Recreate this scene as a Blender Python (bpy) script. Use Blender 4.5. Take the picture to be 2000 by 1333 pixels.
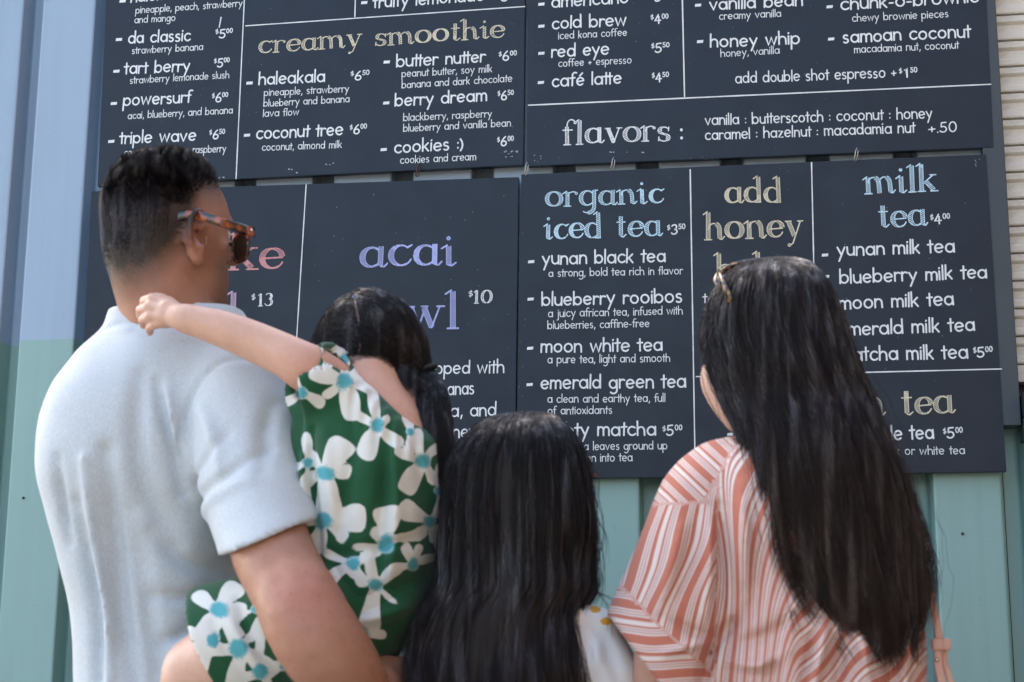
import bpy, bmesh, math, random
import numpy as np
from mathutils import Vector, Matrix

random.seed(7)
rng = np.random.default_rng(7)
scene = bpy.context.scene
for _o in list(bpy.data.objects):
    bpy.data.objects.remove(_o)

# ------------------------------------------------------------------ camera
F_PX = 3085.0                       # focal length in pixels of a 2000 px wide frame
_Z = np.array([90.0, 14727.0, -F_PX]); _Z /= np.linalg.norm(_Z)
_X = np.array([19000.0, 530.0, F_PX]); _X -= _X.dot(_Z) * _Z; _X /= np.linalg.norm(_X)
_Y = np.cross(_Z, _X)
CR = np.array([_X, _Y, _Z])         # camera axes -> world axes
CAM = np.array([0.0, 0.0, 1.0])
WALL = 3.96                         # metres from the camera to the wall along world y
cam_data = bpy.data.cameras.new('camera')
cam_data.sensor_width = 36.0
cam_data.lens = F_PX / 2000.0 * 36.0
cam_data.clip_start = 0.05
cam_data.clip_end = 500.0
cam_data.dof.use_dof = True
cam_data.dof.focus_distance = 3.96
cam_data.dof.aperture_fstop = 7.0
cam = bpy.data.objects.new('camera', cam_data)
scene.collection.objects.link(cam)
M4 = Matrix([[*CR[0], CAM[0]], [*CR[1], CAM[1]], [*CR[2], CAM[2]], [0, 0, 0, 1]])
cam.matrix_world = M4
scene.camera = cam

# ------------------------------------------------------------------ world, sun, exposure
world = bpy.data.worlds.new('World')
scene.world = world
world.use_nodes = True
SUN_EL, SUN_AZ = math.radians(35), math.radians(-42)    # azimuth from +Y (north) towards +X (east)
wn = world.node_tree.nodes
sky = wn.new('ShaderNodeTexSky')
sky.sky_type = 'NISHITA'
sky.sun_disc = False
sky.sun_elevation = SUN_EL
sky.sun_rotation = SUN_AZ
sky.air_density = 1.0
sky.dust_density = 4.0
sky.ozone_density = 0.4
wn['Background'].inputs['Strength'].default_value = 0.15
world.node_tree.links.new(sky.outputs[0], wn['Background'].inputs['Color'])
sun_data = bpy.data.lights.new('sun', 'SUN')
sun_data.energy = 3.5
sun_data.angle = math.radians(0.6)
sun_data.color = (1.0, 0.80, 0.60)
sun = bpy.data.objects.new('sun', sun_data)
scene.collection.objects.link(sun)
_sd = Vector((math.sin(SUN_AZ) * math.cos(SUN_EL), math.cos(SUN_AZ) * math.cos(SUN_EL), math.sin(SUN_EL)))
sun.rotation_euler = _sd.to_track_quat('Z', 'Y').to_euler()
sun.location = (-4, 6, 6)
scene.view_settings.view_transform = 'Standard'
scene.view_settings.look = 'None'
scene.view_settings.exposure = 2.5
scene.view_settings.gamma = 1.0
scene.view_settings.use_curve_mapping = False
scene.cycles.max_bounces = 8
scene.cycles.transparent_max_bounces = 16

# ------------------------------------------------------------------ helpers
def at(u, v, y=WALL):
    """World point seen at photo pixel (u, v) at distance y along world Y."""
    r = CR @ np.array([u - 1000.0, -(v - 666.5), -F_PX])
    return CAM + r * (y / r[1])

def mpp(y):
    """Metres per photo pixel at distance y (near the picture centre)."""
    return y / F_PX * 1.02

def node_mat(name, color=(0.5, 0.5, 0.5), rough=0.6, metallic=0.0, spec=0.5, sss=0.0, sheen=0.0):
    m = bpy.data.materials.new(name)
    m.use_nodes = True
    b = m.node_tree.nodes['Principled BSDF']
    b.inputs['Base Color'].default_value = (*color, 1)
    b.inputs['Roughness'].default_value = rough
    b.inputs['Metallic'].default_value = metallic
    b.inputs['Specular IOR Level'].default_value = spec
    if sss:
        b.inputs['Subsurface Weight'].default_value = sss
        b.inputs['Subsurface Radius'].default_value = (1.0, 0.35, 0.2)
        b.inputs['Subsurface Scale'].default_value = 0.008
    if sheen:
        b.inputs['Sheen Weight'].default_value = sheen
        b.inputs['Sheen Roughness'].default_value = 0.5
    return m

class NT:
    """Small helper for wiring shader nodes."""
    def __init__(self, m):
        self.t = m.node_tree; self.n = self.t.nodes; self.b = self.n['Principled BSDF']
    def node(self, kind, **props):
        n = self.n.new(kind)
        for k, v in props.items():
            setattr(n, k, v)
        return n
    def link(self, a, b):
        self.t.links.new(a, b)
    def set(self, sock, v):
        if hasattr(v, 'is_output') or isinstance(v, bpy.types.NodeSocket):
            self.link(v, sock)
        else:
            sock.default_value = v
    def math(self, op, a, b=None, c=None, clamp=False):
        n = self.node('ShaderNodeMath', operation=op, use_clamp=clamp)
        for i, v in enumerate((a, b, c)):
            if v is not None:
                self.set(n.inputs[i], v)
        return n.outputs[0]
    def mix(self, f, a, b, blend='MIX'):
        n = self.node('ShaderNodeMix', data_type='RGBA', blend_type=blend)
        self.set(n.inputs[0], f)
        self.set(n.inputs[6], (*a, 1) if isinstance(a, tuple) and len(a) == 3 else a)
        self.set(n.inputs[7], (*b, 1) if isinstance(b, tuple) and len(b) == 3 else b)
        return n.outputs[2]
    def noise(self, scale, detail=3, rough=0.5, vec=None, dist=0.0):
        n = self.node('ShaderNodeTexNoise')
        n.inputs['Scale'].default_value = scale
        n.inputs['Detail'].default_value = detail
        n.inputs['Roughness'].default_value = rough
        n.inputs['Distortion'].default_value = dist
        if vec is None:
            vec = self.coord()
        self.link(vec, n.inputs['Vector'])
        return n.outputs[0]
    def coord(self, kind='Object', scale=None):
        n = self.node('ShaderNodeTexCoord')
        o = n.outputs[kind]
        if scale:
            mp = self.node('ShaderNodeMapping')
            mp.inputs['Scale'].default_value = scale
            self.link(o, mp.inputs['Vector'])
            o = mp.outputs[0]
        return o
    def ramp(self, f, lo, hi):
        n = self.node('ShaderNodeMapRange')
        n.inputs['From Min'].default_value = lo
        n.inputs['From Max'].default_value = hi
        self.set(n.inputs['Value'], f)
        return n.outputs[0]
    def attr(self, name):
        n = self.node('ShaderNodeAttribute'); n.attribute_name = name
        return n
    def bump(self, h, strength=0.3, dist=0.002, normal=None):
        n = self.node('ShaderNodeBump')
        n.inputs['Strength'].default_value = strength
        n.inputs['Distance'].default_value = dist
        self.link(h, n.inputs['Height'])
        if normal is not None:
            self.link(normal, n.inputs['Normal'])
        return n.outputs[0]

def link_obj(name, data, mat=None, parent=None, smooth=False):
    o = bpy.data.objects.new(name, data)
    scene.collection.objects.link(o)
    if mat is not None:
        for m in (mat if isinstance(mat, (list, tuple)) else [mat]):
            data.materials.append(m)
    if parent is not None:
        o.parent = parent
    if smooth and hasattr(data, 'polygons'):
        data.polygons.foreach_set('use_smooth', np.ones(len(data.polygons), dtype=bool))
    return o

def mesh_obj(name, verts, faces, mat=None, parent=None, smooth=False):
    me = bpy.data.meshes.new(name)
    verts = np.asarray(verts, dtype=float)
    if isinstance(faces, np.ndarray):
        k = faces.shape[1]
        me.vertices.add(len(verts)); me.vertices.foreach_set('co', verts.ravel())
        me.loops.add(faces.size); me.loops.foreach_set('vertex_index', faces.ravel().astype(np.int32))
        me.polygons.add(len(faces))
        me.polygons.foreach_set('loop_start', np.arange(0, faces.size, k, dtype=np.int32))
        me.update(calc_edges=True)
    else:
        me.from_pydata([tuple(v) for v in verts], [], faces)
    me.validate()
    return link_obj(name, me, mat, parent, smooth)

def set_attr(o, name, values):
    a = o.data.attributes.new(name, 'FLOAT', 'POINT')
    a.data.foreach_set('value', np.asarray(values, dtype=np.float32))

def empty(name, loc, label=None, cat=None, group=None, kind=None):
    """An Empty at a thing's base; parts are parented with world coordinates kept."""
    o = bpy.data.objects.new(name, None)
    o.empty_display_size = 0.1
    scene.collection.objects.link(o)
    o.location = loc
    tag(o, label, cat, group, kind)
    return o

def tag(o, label=None, cat=None, group=None, kind=None):
    if label: o['label'] = label
    if cat: o['category'] = cat
    if group: o['group'] = group
    if kind: o['kind'] = kind
    return o

def adopt(child, root):
    """Parent child (built in world coordinates) to root without moving it."""
    child.parent = root
    m = Matrix.Translation(-Vector(root.location))
    if root.parent is not None:
        m = Matrix.Identity(4)
    child.matrix_parent_inverse = m
    return child

def box_bm(bm, x0, x1, y0, y1, z0, z1, bevel=0.0):
    r = bmesh.ops.create_cube(bm, size=1.0)
    vs = r['verts']
    bmesh.ops.scale(bm, vec=(x1 - x0, y1 - y0, z1 - z0), verts=vs)
    bmesh.ops.translate(bm, vec=((x0 + x1) / 2, (y0 + y1) / 2, (z0 + z1) / 2), verts=vs)
    if bevel:
        es = list({e for v in vs for e in v.link_edges})
        bmesh.ops.bevel(bm, geom=es, offset=bevel, segments=2, affect='EDGES', profile=0.6)

def bm_obj(name, bm, mat=None, parent=None, smooth=False):
    me = bpy.data.meshes.new(name)
    bm.to_mesh(me); bm.free()
    return link_obj(name, me, mat, parent, smooth)

def tube(path, radius, seg=8, squash=1.0, up=(0, 0, 1), caps=True):
    """Verts/faces of a tube along path; radius may be a list; squash flattens it along 'up'."""
    path = np.asarray(path, float); n = len(path)
    rad = np.full(n, radius) if np.isscalar(radius) else np.asarray(radius, float)
    tan = np.gradient(path, axis=0); tan /= np.linalg.norm(tan, axis=1)[:, None] + 1e-9
    vs, fs = [], []
    upv = np.asarray(up, float)
    for i in range(n):
        a = np.cross(tan[i], upv)
        if np.linalg.norm(a) < 1e-3: a = np.cross(tan[i], (1, 0.1, 0))
        a /= np.linalg.norm(a); b = np.cross(a, tan[i])
        for k in range(seg):
            t = 2 * math.pi * k / seg
            vs.append(path[i] + rad[i] * (a * math.cos(t) + squash * b * math.sin(t)))
    for i in range(n - 1):
        for k in range(seg):
            k2 = (k + 1) % seg
            fs.append((i * seg + k, i * seg + k2, (i + 1) * seg + k2, (i + 1) * seg + k))
    if caps:
        fs.append(tuple(range(seg - 1, -1, -1))); fs.append(tuple((n - 1) * seg + k for k in range(seg)))
    return vs, fs

def spline(pts, n):
    """Catmull-Rom resampling of control points to n points."""
    p = np.asarray(pts, float)
    d = np.r_[0, np.cumsum(np.linalg.norm(np.diff(p, axis=0), axis=1) ** 0.5 + 1e-9)]
    t = np.linspace(0, d[-1], n)
    return hermite(d, p, t)

def hermite(x, p, t):
    """Smooth (monotone-ish) cubic interpolation of rows p at knots x."""
    x = np.asarray(x, float); p = np.asarray(p, float)
    one = p.ndim == 1
    if one: p = p[:, None]
    dx = np.diff(x)[:, None]
    s = np.diff(p, axis=0) / dx
    m = np.empty_like(p)
    m[1:-1] = (s[:-1] * dx[1:] + s[1:] * dx[:-1]) / (dx[1:] + dx[:-1])
    m[0] = s[0]; m[-1] = s[-1]
    t = np.clip(np.asarray(t, float), x[0], x[-1])
    i = np.clip(np.searchsorted(x, t, side='right') - 1, 0, len(x) - 2)
    h = (x[i + 1] - x[i])[:, None]; u = ((t - x[i])[:, None]) / h
    r = ((2 * u**3 - 3 * u**2 + 1) * p[i] + (u**3 - 2 * u**2 + u) * h * m[i]
         + (-2 * u**3 + 3 * u**2) * p[i + 1] + (u**3 - u**2) * h * m[i + 1])
    return r[:, 0] if one else r
# ------------------------------------------------------------------ setting: ground, corrugated wall, shutter, post
ground_m = node_mat('concrete_ground', (0.30, 0.28, 0.25), 0.85)
t = NT(ground_m)
t.link(t.mix(t.noise(3.0, 5), (0.12, 0.115, 0.105), (0.18, 0.17, 0.155)), t.b.inputs['Base Color'])
g = mesh_obj('ground', [(-80, -80, 0), (80, -80, 0), (80, 80, 0), (-80, 80, 0)], [(0, 1, 2, 3)], ground_m)
tag(g, kind='structure')

# added slab out of frame on the right: blocks sky, bounces warm light
st_m = node_mat('sky_blocker_brown', (0.42, 0.30, 0.19), 0.9)
t = NT(st_m); t.link(t.mix(t.noise(2, 5), (0.075, 0.055, 0.036), (0.11, 0.08, 0.052)), t.b.inputs['Base Color']); t.link(t.bump(t.noise(60, 4), .5, .01), t.b.inputs['Normal'])
bm = bmesh.new(); box_bm(bm, 2.3, 2.6, -9.0, WALL - 0.25, 0.0, 6.5)
tag(bm_obj('sky_blocker_right', bm, st_m), kind='structure')

# painted corrugated steel: light blue above, sage green below
def wall_material():
    m = node_mat('two_tone_wall_paint', (0.3, 0.4, 0.5), 0.38, spec=0.5)
    t = NT(m)
    sx = t.node('ShaderNodeSeparateXYZ')
    geo = t.node('ShaderNodeNewGeometry')
    t.link(geo.outputs['Position'], sx.inputs[0])
    z = t.math('ADD', sx.outputs[2], t.math('MULTIPLY', t.math('SUBTRACT', t.noise(9, 2), 0.5), 0.003))
    up = t.math('GREATER_THAN', z, 1.881)
    n1 = t.noise(2.2, 4)
    blue = t.mix(n1, (0.27, 0.36, 0.45), (0.30, 0.395, 0.49))
    green = t.mix(n1, (0.210, 0.350, 0.315), (0.245, 0.395, 0.35))
    col = t.mix(up, green, blue)
    # fine dirt specks and vertical streaks
    sp = t.ramp(t.noise(90, 2), 0.70, 0.78)
    st = t.ramp(t.noise(1.0, 5, 0.6, t.coord(scale=(26, 26, 0.9))), 0.45, 0.85)
    col = t.mix(t.math('MULTIPLY', st, 0.30), col, (0.17, 0.20, 0.19))
    col = t.mix(t.math('MULTIPLY', sp, 0.22), col, (0.10, 0.10, 0.09))
    t.link(col, t.b.inputs['Base Color'])
    t.link(t.math('ADD', t.math('MULTIPLY', n1, 0.2), 0.28), t.b.inputs['Roughness'])
    t.link(t.bump(t.noise(5, 3), 0.25, 0.004), t.b.inputs['Normal'])
    return m
wall_m = wall_material()

WZ0, WZ1 = 0.12, 3.30
wall = empty('corrugated_wall', (0, WALL, 0.0), 'corrugated steel wall painted light blue above and sage green below, behind the menu boards', 'wall')
PER, X0 = 0.2195, -2.0895
def rib_sheet(x0, x1, zlo, zhi, name='corrugated_sheet'):
    xs = []
    k0 = math.floor((x0 - X0) / PER) - 1
    k = k0
    prof = []
    while X0 + k * PER < x1 + PER:
        a = X0 + k * PER
        prof += [(a - 0.004, 0.0), (a, 0.0006), (a + 0.003, 0.003), (a + 0.007, 0.062), (a + 0.010, 0.0655), (a + 0.015, 0.0665), (a + 0.046, 0.0665),
                 (a + 0.050, 0.065), (a + 0.054, 0.061), (a + 0.063, 0.003), (a + 0.066, 0.0006), (a + 0.070, 0.0)]
        k += 1
    pr = [(x, y) for x, y in prof if x0 < x < x1]
    ys = np.interp([x0, x1], [p[0] for p in prof], [p[1] for p in prof])
    pr = [(x0, ys[0])] + pr + [(x1, ys[1])]
    zs = np.linspace(zlo, zhi, 14)
    n = len(pr)
    front = [(x, WALL + y, z) for z in zs for x, y in pr]
    vs = front + [(x, WALL + y + 0.0016, z) for z in zs for x, y in pr]
    fs = []
    N = len(front)
    for j in range(len(zs) - 1):
        for i in range(n - 1):
            a = j * n + i
            fs.append((a, a + 1, a + n + 1, a + n))
            fs.append((N + a, N + a + n, N + a + n + 1, N + a + 1))
    for i in range(n - 1):
        fs.append((i, N + i, N + i + 1, i + 1))
        b = (len(zs) - 1) * n + i
        fs.append((b, b + 1, N + b + 1, N + b))
    return mesh_obj(name, vs, fs, wall_m)
adopt(rib_sheet(-4.2, -1.65, WZ0, WZ1), wall)
adopt(rib_sheet(-1.648, 0.560, WZ0, WZ1), wall)
adopt(rib_sheet(0.562, 0.98, WZ0, 1.60), wall)
dark_m = node_mat('dark_steel', (0.05, 0.055, 0.06), 0.5)
bm = bmesh.new()
box_bm(bm, -4.25, 2.28, WALL - 0.02, WALL + 0.16, 0.0, 0.118)
adopt(bm_obj('bottom_rail', bm, dark_m), wall)
bm = bmesh.new()
box_bm(bm, -4.25, 2.28, WALL - 0.03, WALL + 2.4, 3.302, 3.44)
adopt(bm_obj('top_rail', bm, dark_m), wall)
bm = bmesh.new()
box_bm(bm, -4.25, 2.28, WALL + 0.10, WALL + 0.14, 0.12, 3.30)
adopt(bm_obj('inner_lining', bm, dark_m), wall)
# sheet fasteners seen on the wall
def screw(u, v, off=0.0, r=0.006):
    p = at(u, v, WALL)
    bm = bmesh.new()
    bmesh.ops.create_cone(bm, cap_ends=True, segments=6, radius1=r, radius2=r * 0.85, depth=0.006,
                          matrix=Matrix.Translation((p[0], WALL - 0.003 + off, p[2])) @ Matrix.Rotation(math.pi / 2, 4, 'X'))
    bmesh.ops.create_cone(bm, cap_ends=True, segments=14, radius1=r * 1.5, radius2=r * 1.5, depth=0.0014,
                          matrix=Matrix.Translation((p[0], WALL - 0.0008 + off, p[2])) @ Matrix.Rotation(math.pi / 2, 4, 'X'))
    return bm
rust_m = node_mat('rusty_screw', (0.09, 0.06, 0.045), 0.6, metallic=0.6)
for (u, v, off) in ((68, 141, 0.034), (205, 136, 0.034), (34, 677, 0.034), (60, 236, 0.034), (1880, 1043, 0.0), (46, 973, 0.0)):
    r = 0.0065 if off and v != 236 else 0.0025
    adopt(bm_obj('screw', screw(u, v, off and 0.062, r), rust_m), wall)

# roller shutter to the right of the boards: interlocking curved slats
def shutter_material():
    m = node_mat('shutter_paint', (0.5, 0.46, 0.38), 0.42)
    t = NT(m)
    n = t.noise(6, 5, 0.6)
    col = t.mix(n, (0.66, 0.62, 0.52), (0.80, 0.76, 0.66))
    dirt = t.ramp(t.noise(14, 6, 0.7, t.coord(scale=(1, 1, 3))), 0.52, 0.75)
    col = t.mix(t.math('MULTIPLY', dirt, 0.65), col, (0.36, 0.32, 0.25))
    t.link(col, t.b.inputs['Base Color'])
    return m
sh_m = shutter_material()
sh = empty('roller_shutter', (1.2, WALL, 0.85), 'closed beige roller shutter beside the right hand post', 'shutter')
PITCH = 0.0712
def slat_mesh(y0):
    # section of one slat (z up, y towards the camera is negative): flat upper lip, round belly, small lower lip
    sec = [(0.010, 0.0), (0.0100, 0.0022), (-0.0080, 0.0030), (-0.0095, 0.0065), (-0.0095, 0.0200), (-0.0080, 0.0235), (0.0010, 0.0300), (0.0020, 0.0325), (0.0020, 0.0460),
           (-0.0060, 0.0500), (-0.0085, 0.0530), (-0.0085, 0.0655), (-0.0060, 0.0692), (0.010, 0.0700), (0.010, 0.0712)]
    x0, x1 = 0.605, 2.25
    vs = [(x, y0 + y, z) for x in (x0, x1) for y, z in sec] + [(x, y0 + y + 0.0015, z) for x in (x0, x1) for y, z in sec]
    n = len(sec)
    fs = [(i, n + i, n + i + 1, i + 1) for i in range(n - 1)] + [(2 * n + i, 2 * n + i + 1, 3 * n + i + 1, 3 * n + i) for i in range(n - 1)]
    fs += [(i, i + 1, 2 * n + i + 1, 2 * n + i) for i in range(n - 1)]
    fs += [(n + i, 3 * n + i, 3 * n + i + 1, n + i + 1) for i in range(n - 1)]
    return vs, fs
vs, fs = slat_mesh(0)
base = mesh_obj('slat', vs, fs, sh_m, smooth=False)
zb = at(1975, 714, WALL + 0.05)[2]
for k in range(17):
    s = base if k == 0 else base.copy()
    if k: scene.collection.objects.link(s)
    s.location = (0, WALL + 0.05, zb + k * PITCH)
    adopt(s, sh)
bm = bmesh.new()
box_bm(bm, 0.605, 2.25, WALL + 0.035, WALL + 0.075, zb - 0.045, zb - 0.003, 0.002)
adopt(bm_obj('bottom_bar', bm, sh_m), sh)

# dark post at the end of the boards
post_m = node_mat('grey_post_paint', (0.075, 0.095, 0.10), 0.45)
t = NT(post_m)
t.link(t.mix(t.noise(7, 4), (0.030, 0.040, 0.045), (0.046, 0.058, 0.064)), t.b.inputs['Base Color'])
zp = at(1930, 833, WALL - 0.02)[2]
bm = bmesh.new()
box_bm(bm, 0.545, 0.598, WALL - 0.030, WALL + 0.035, zp, 3.29, 0.002)
p = bm_obj('metal_post', bm, post_m)
tag(p, 'dark grey square metal post between the menu boards and the roller shutter', 'post')
# dark ledge bracket that pokes in at the right edge
led = empty('counter_ledge', (0.9, WALL - 0.02, zp), 'dark painted serving ledge on a grey rail below the roller shutter', 'ledge')
p0 = at(1980, 760, WALL - 0.1)
bm = bmesh.new()
box_bm(bm, 0.602, 2.2, WALL - 0.20, WALL + 0.02, p0[2] - 0.058, p0[2] + 0.0, 0.004)
adopt(bm_obj('ledge_board', bm, node_mat('ledge_paint', (0.018, 0.022, 0.03), 0.4)), led)
bm = bmesh.new()
box_bm(bm, 0.602, 2.2, WALL - 0.06, WALL + 0.03, p0[2] - 0.115, p0[2] - 0.060, 0.003)
adopt(bm_obj('rail', bm, post_m), led)

# ------------------------------------------------------------------ menu boards
def board_material():
    m = node_mat('blackboard_paint', (0.03, 0.035, 0.045), 0.42, spec=0.30)
    t = NT(m)
    n = t.noise(3.5, 5, 0.6)
    col = t.mix(n, (0.008, 0.0130, 0.022), (0.0135, 0.0200, 0.031))
    gr = t.noise(1.0, 6, 0.7, t.coord(scale=(3, 3, 90)))
    col = t.mix(t.math('MULTIPLY', t.ramp(gr, 0.55, 0.8), 0.35), col, (0.006, 0.010, 0.017))
    ch = t.ramp(t.noise(240, 2, 0.6), 0.765, 0.775)       # tiny paint chips
    chm = t.math('MULTIPLY', ch, t.ramp(t.noise(1.7, 2), 0.52, 0.60))
    col = t.mix(chm, col, (0.45, 0.47, 0.48))
    t.link(col, t.b.inputs['Base Color'])
    t.link(t.math('ADD', t.math('MULTIPLY', t.noise(12, 5), 0.28), 0.30), t.b.inputs['Roughness'])
    t.link(t.bump(t.noise(1.0, 4, 0.6, t.coord(scale=(20, 20, 300))), 0.12, 0.001), t.b.inputs['Normal'])
    return m
board_m = board_material()
edge_m = node_mat('board_edge', (0.012, 0.013, 0.015), 0.7)
chip_m = node_mat('bare_chip', (0.42, 0.44, 0.45), 0.8)
BT = 0.018                               # board thickness
FACE = WALL - 0.032                      # y of the boards' faces
def menu_board(corners, label, dy=0.0):
    """corners: photo pixels TL, TR, BR, BL of the board's face."""
    yf = FACE + dy
    c = [at(u, v, yf) for u, v in corners]
    cx = sum(p[0] for p in c) / 4; zb_ = min(c[2][2], c[3][2])
    e = empty('menu_board', (cx, yf + BT, zb_), label, 'menu board', 'blackboard menus on the wall')
    vs = [tuple(p) for p in c] + [(p[0], yf + BT, p[2]) for p in c]
    bm = bmesh.new()
    bv = [bm.verts.new(v) for v in vs]
    for f in ((3, 2, 1, 0), (4, 5, 6, 7), (0, 1, 5, 4), (1, 2, 6, 5), (2, 3, 7, 6), (3, 0, 4, 7)):
        bm.faces.new([bv[i] for i in f])
    bmesh.ops.recalc_face_normals(bm, faces=bm.faces)
    bmesh.ops.bevel(bm, geom=list(bm.edges), offset=0.0012, segments=2, affect='EDGES')
    adopt(bm_obj('panel', bm, board_m), e)
    for px in (0.12, 0.88):
        bm = bmesh.new()
        x = c[0][0] * (1 - px) + c[1][0] * px
        box_bm(bm, x - 0.02, x + 0.02, yf + BT + 0.0006, WALL - 0.0006, zb_ + 0.08, max(c[0][2], c[1][2]) - 0.08)
        adopt(bm_obj('batten', bm, edge_m), e)
    e['face'] = yf
    return e
B_UL = menu_board([(222, -320), (1029, -360), (1022, 322.5), (190, 364)], 'upper left blackboard listing the creamy smoothie menu')
B_UR = menu_board([(1031, -340), (1908, -380), (1941, 288), (1029, 325)], 'upper right blackboard with the coffee list and the flavors line')
B_LL = menu_board([(178, 374), (1013, 346), (1005, 938), (150, 948)], 'lower left blackboard with the acai bowl and its $10 price')
B_LR = menu_board([(1018, 341), (1926, 301.5), (1966, 921.5), (1008, 937)], 'lower right blackboard listing organic iced tea and milk tea', dy=-0.001)
# ------------------------------------------------------------------ hand lettering
def arc(cx, cy, rx, ry, a0, a1, n=None):
    n = n or max(4, int(abs(a1 - a0) / 22) + 1)
    return [(cx + rx * math.cos(math.radians(a0 + (a1 - a0) * i / (n - 1))), cy + ry * math.sin(math.radians(a0 + (a1 - a0) * i / (n - 1)))) for i in range(n)]
AS, DS = 1.62, -0.62
def bowl(cx=.42): return arc(cx, .5, .40, .47, 0, 360, 17)
G = {   # width, strokes (x-height = 1)
 'a': (.86, [bowl(), [(.83, .98), (.85, .02)]]),
 'b': (.84, [[(.02, AS), (.0, .0)], bowl(.43)]),
 'c': (.72, [arc(.44, .5, .42, .48, 48, 318)]),
 'd': (.86, [bowl(), [(.85, AS), (.84, .02)]]),
 'e': (.82, [[(.06, .47), (.78, .56)], arc(.42, .5, .40, .48, 10, 316)]),
 'f': (.48, [arc(.46, 1.30, .28, .30, 55, 180) + [(.17, .0)], [(-.08, .92), (.45, .96)]]),
 'g': (.86, [bowl(), [(.84, .98), (.84, -.18)] + arc(.44, -.20, .40, .42, 0, -140)]),
 'h': (.74, [[(.02, AS), (.0, .0)], arc(.38, .56, .35, .40, 170, 0) + [(.74, .0)]]),
 'i': (.06, [[(.03, .98), (.02, .0)], [(.06, 1.36), (.03, 1.30)]]),
 'j': (.20, [[(.18, .98), (.17, -.30)] + arc(-.05, -.32, .22, .28, 0, -110), [(.20, 1.36), (.17, 1.30)]]),
 'k': (.66, [[(.02, AS), (.0, .0)], [(.60, .98), (.06, .40)], [(.22, .56), (.64, .0)]]),
 'l': (.05, [[(.04, AS), (.02, .0)]]),
 'm': (1.14, [[(.02, .98), (.0, .0)], arc(.30, .62, .27, .34, 170, 0) + [(.57, .0)], arc(.86, .62, .28, .34, 170, 0) + [(1.14, .0)]]),
 'n': (.72, [[(.02, .98), (.0, .0)], arc(.37, .58, .34, .39, 170, 0) + [(.72, .0)]]),
 'o': (.86, [bowl(.43)]),
 'p': (.84, [[(.02, .98), (.0, DS)], bowl(.43)]),
 'r': (.52, [[(.02, .98), (.0, .0)], arc(.34, .58, .32, .37, 170, 50)]),
 's': (.58, [arc(.30, .73, .24, .23, 40, 235) + arc(.28, .25, .27, .25, 62, -140)]),
 't': (.34, [[(.20, 1.42), (.18, .0)], [(-.08, .94), (.46, .98)]]),
 'u': (.72, [[(.0, .98)] + arc(.36, .42, .35, .40, 180, 350) + [(.72, .30)], [(.73, .98), (.73, .0)]]),
 'v': (.76, [[(.0, .98), (.38, .02), (.76, .98)]]),
 'w': (1.14, [[(.0, .98), (.28, .02), (.58, .92), (.86, .02), (1.14, .98)]]),
 'x': (.62, [[(.0, .96), (.62, .0)], [(.60, .96), (.02, .0)]]),
 'y': (.76, [[(.0, .98), (.40, .10)], [(.76, .98), (.14, DS)]]),
 'z': (.64, [[(.04, .95), (.60, .95), (.02, .03), (.64, .03)]]),
 '0': (.76, [arc(.38, .70, .36, .70, 0, 360, 17)]),
 '1': (.26, [[(.0, 1.20), (.22, 1.42), (.22, .0)]]),
 '3': (.66, [arc(.30, 1.06, .28, .34, 150, -80) + arc(.30, .36, .33, .36, 85, -150)]),
 '4': (.78, [[(.50, 1.42), (.02, .48), (.80, .50)], [(.56, 1.1), (.54, .0)]]),
 '5': (.66, [[(.62, 1.40), (.14, 1.38), (.08, .82)] + arc(.28, .42, .36, .42, 120, -150)]),
 '6': (.70, [[(.56, 1.44), (.34, 1.20), (.12, .82), (.03, .50)], arc(.36, .38, .33, .38, 0, 360, 17)]),
 '$': (.58, [arc(.30, .98, .24, .24, 40, 235) + arc(.28, .46, .27, .27, 62, -140), [(.36, 1.50), (.26, -.06)]]),
 '+': (.62, [[(.30, .88), (.30, .22)], [(-.02, .54), (.62, .56)]]),
 '-': (.38, [[(.0, .50), (.36, .50)]]),
 '.': (.05, [[(.02, .05), (.03, .02)]]),
 ',': (.16, [[(.14, .12), (.02, -.26)]]),
 ':': (.06, [[(.03, .82), (.02, .78)], [(.03, .22), (.02, .18)]]),
 ')': (.26, [arc(-.45, .60, .68, .98, 50, -50)]),
 ' ': (.46, []),
}
G['é'] = (.82, G['e'][1] + [[(.36, 1.22), (.66, 1.56)]])
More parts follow.
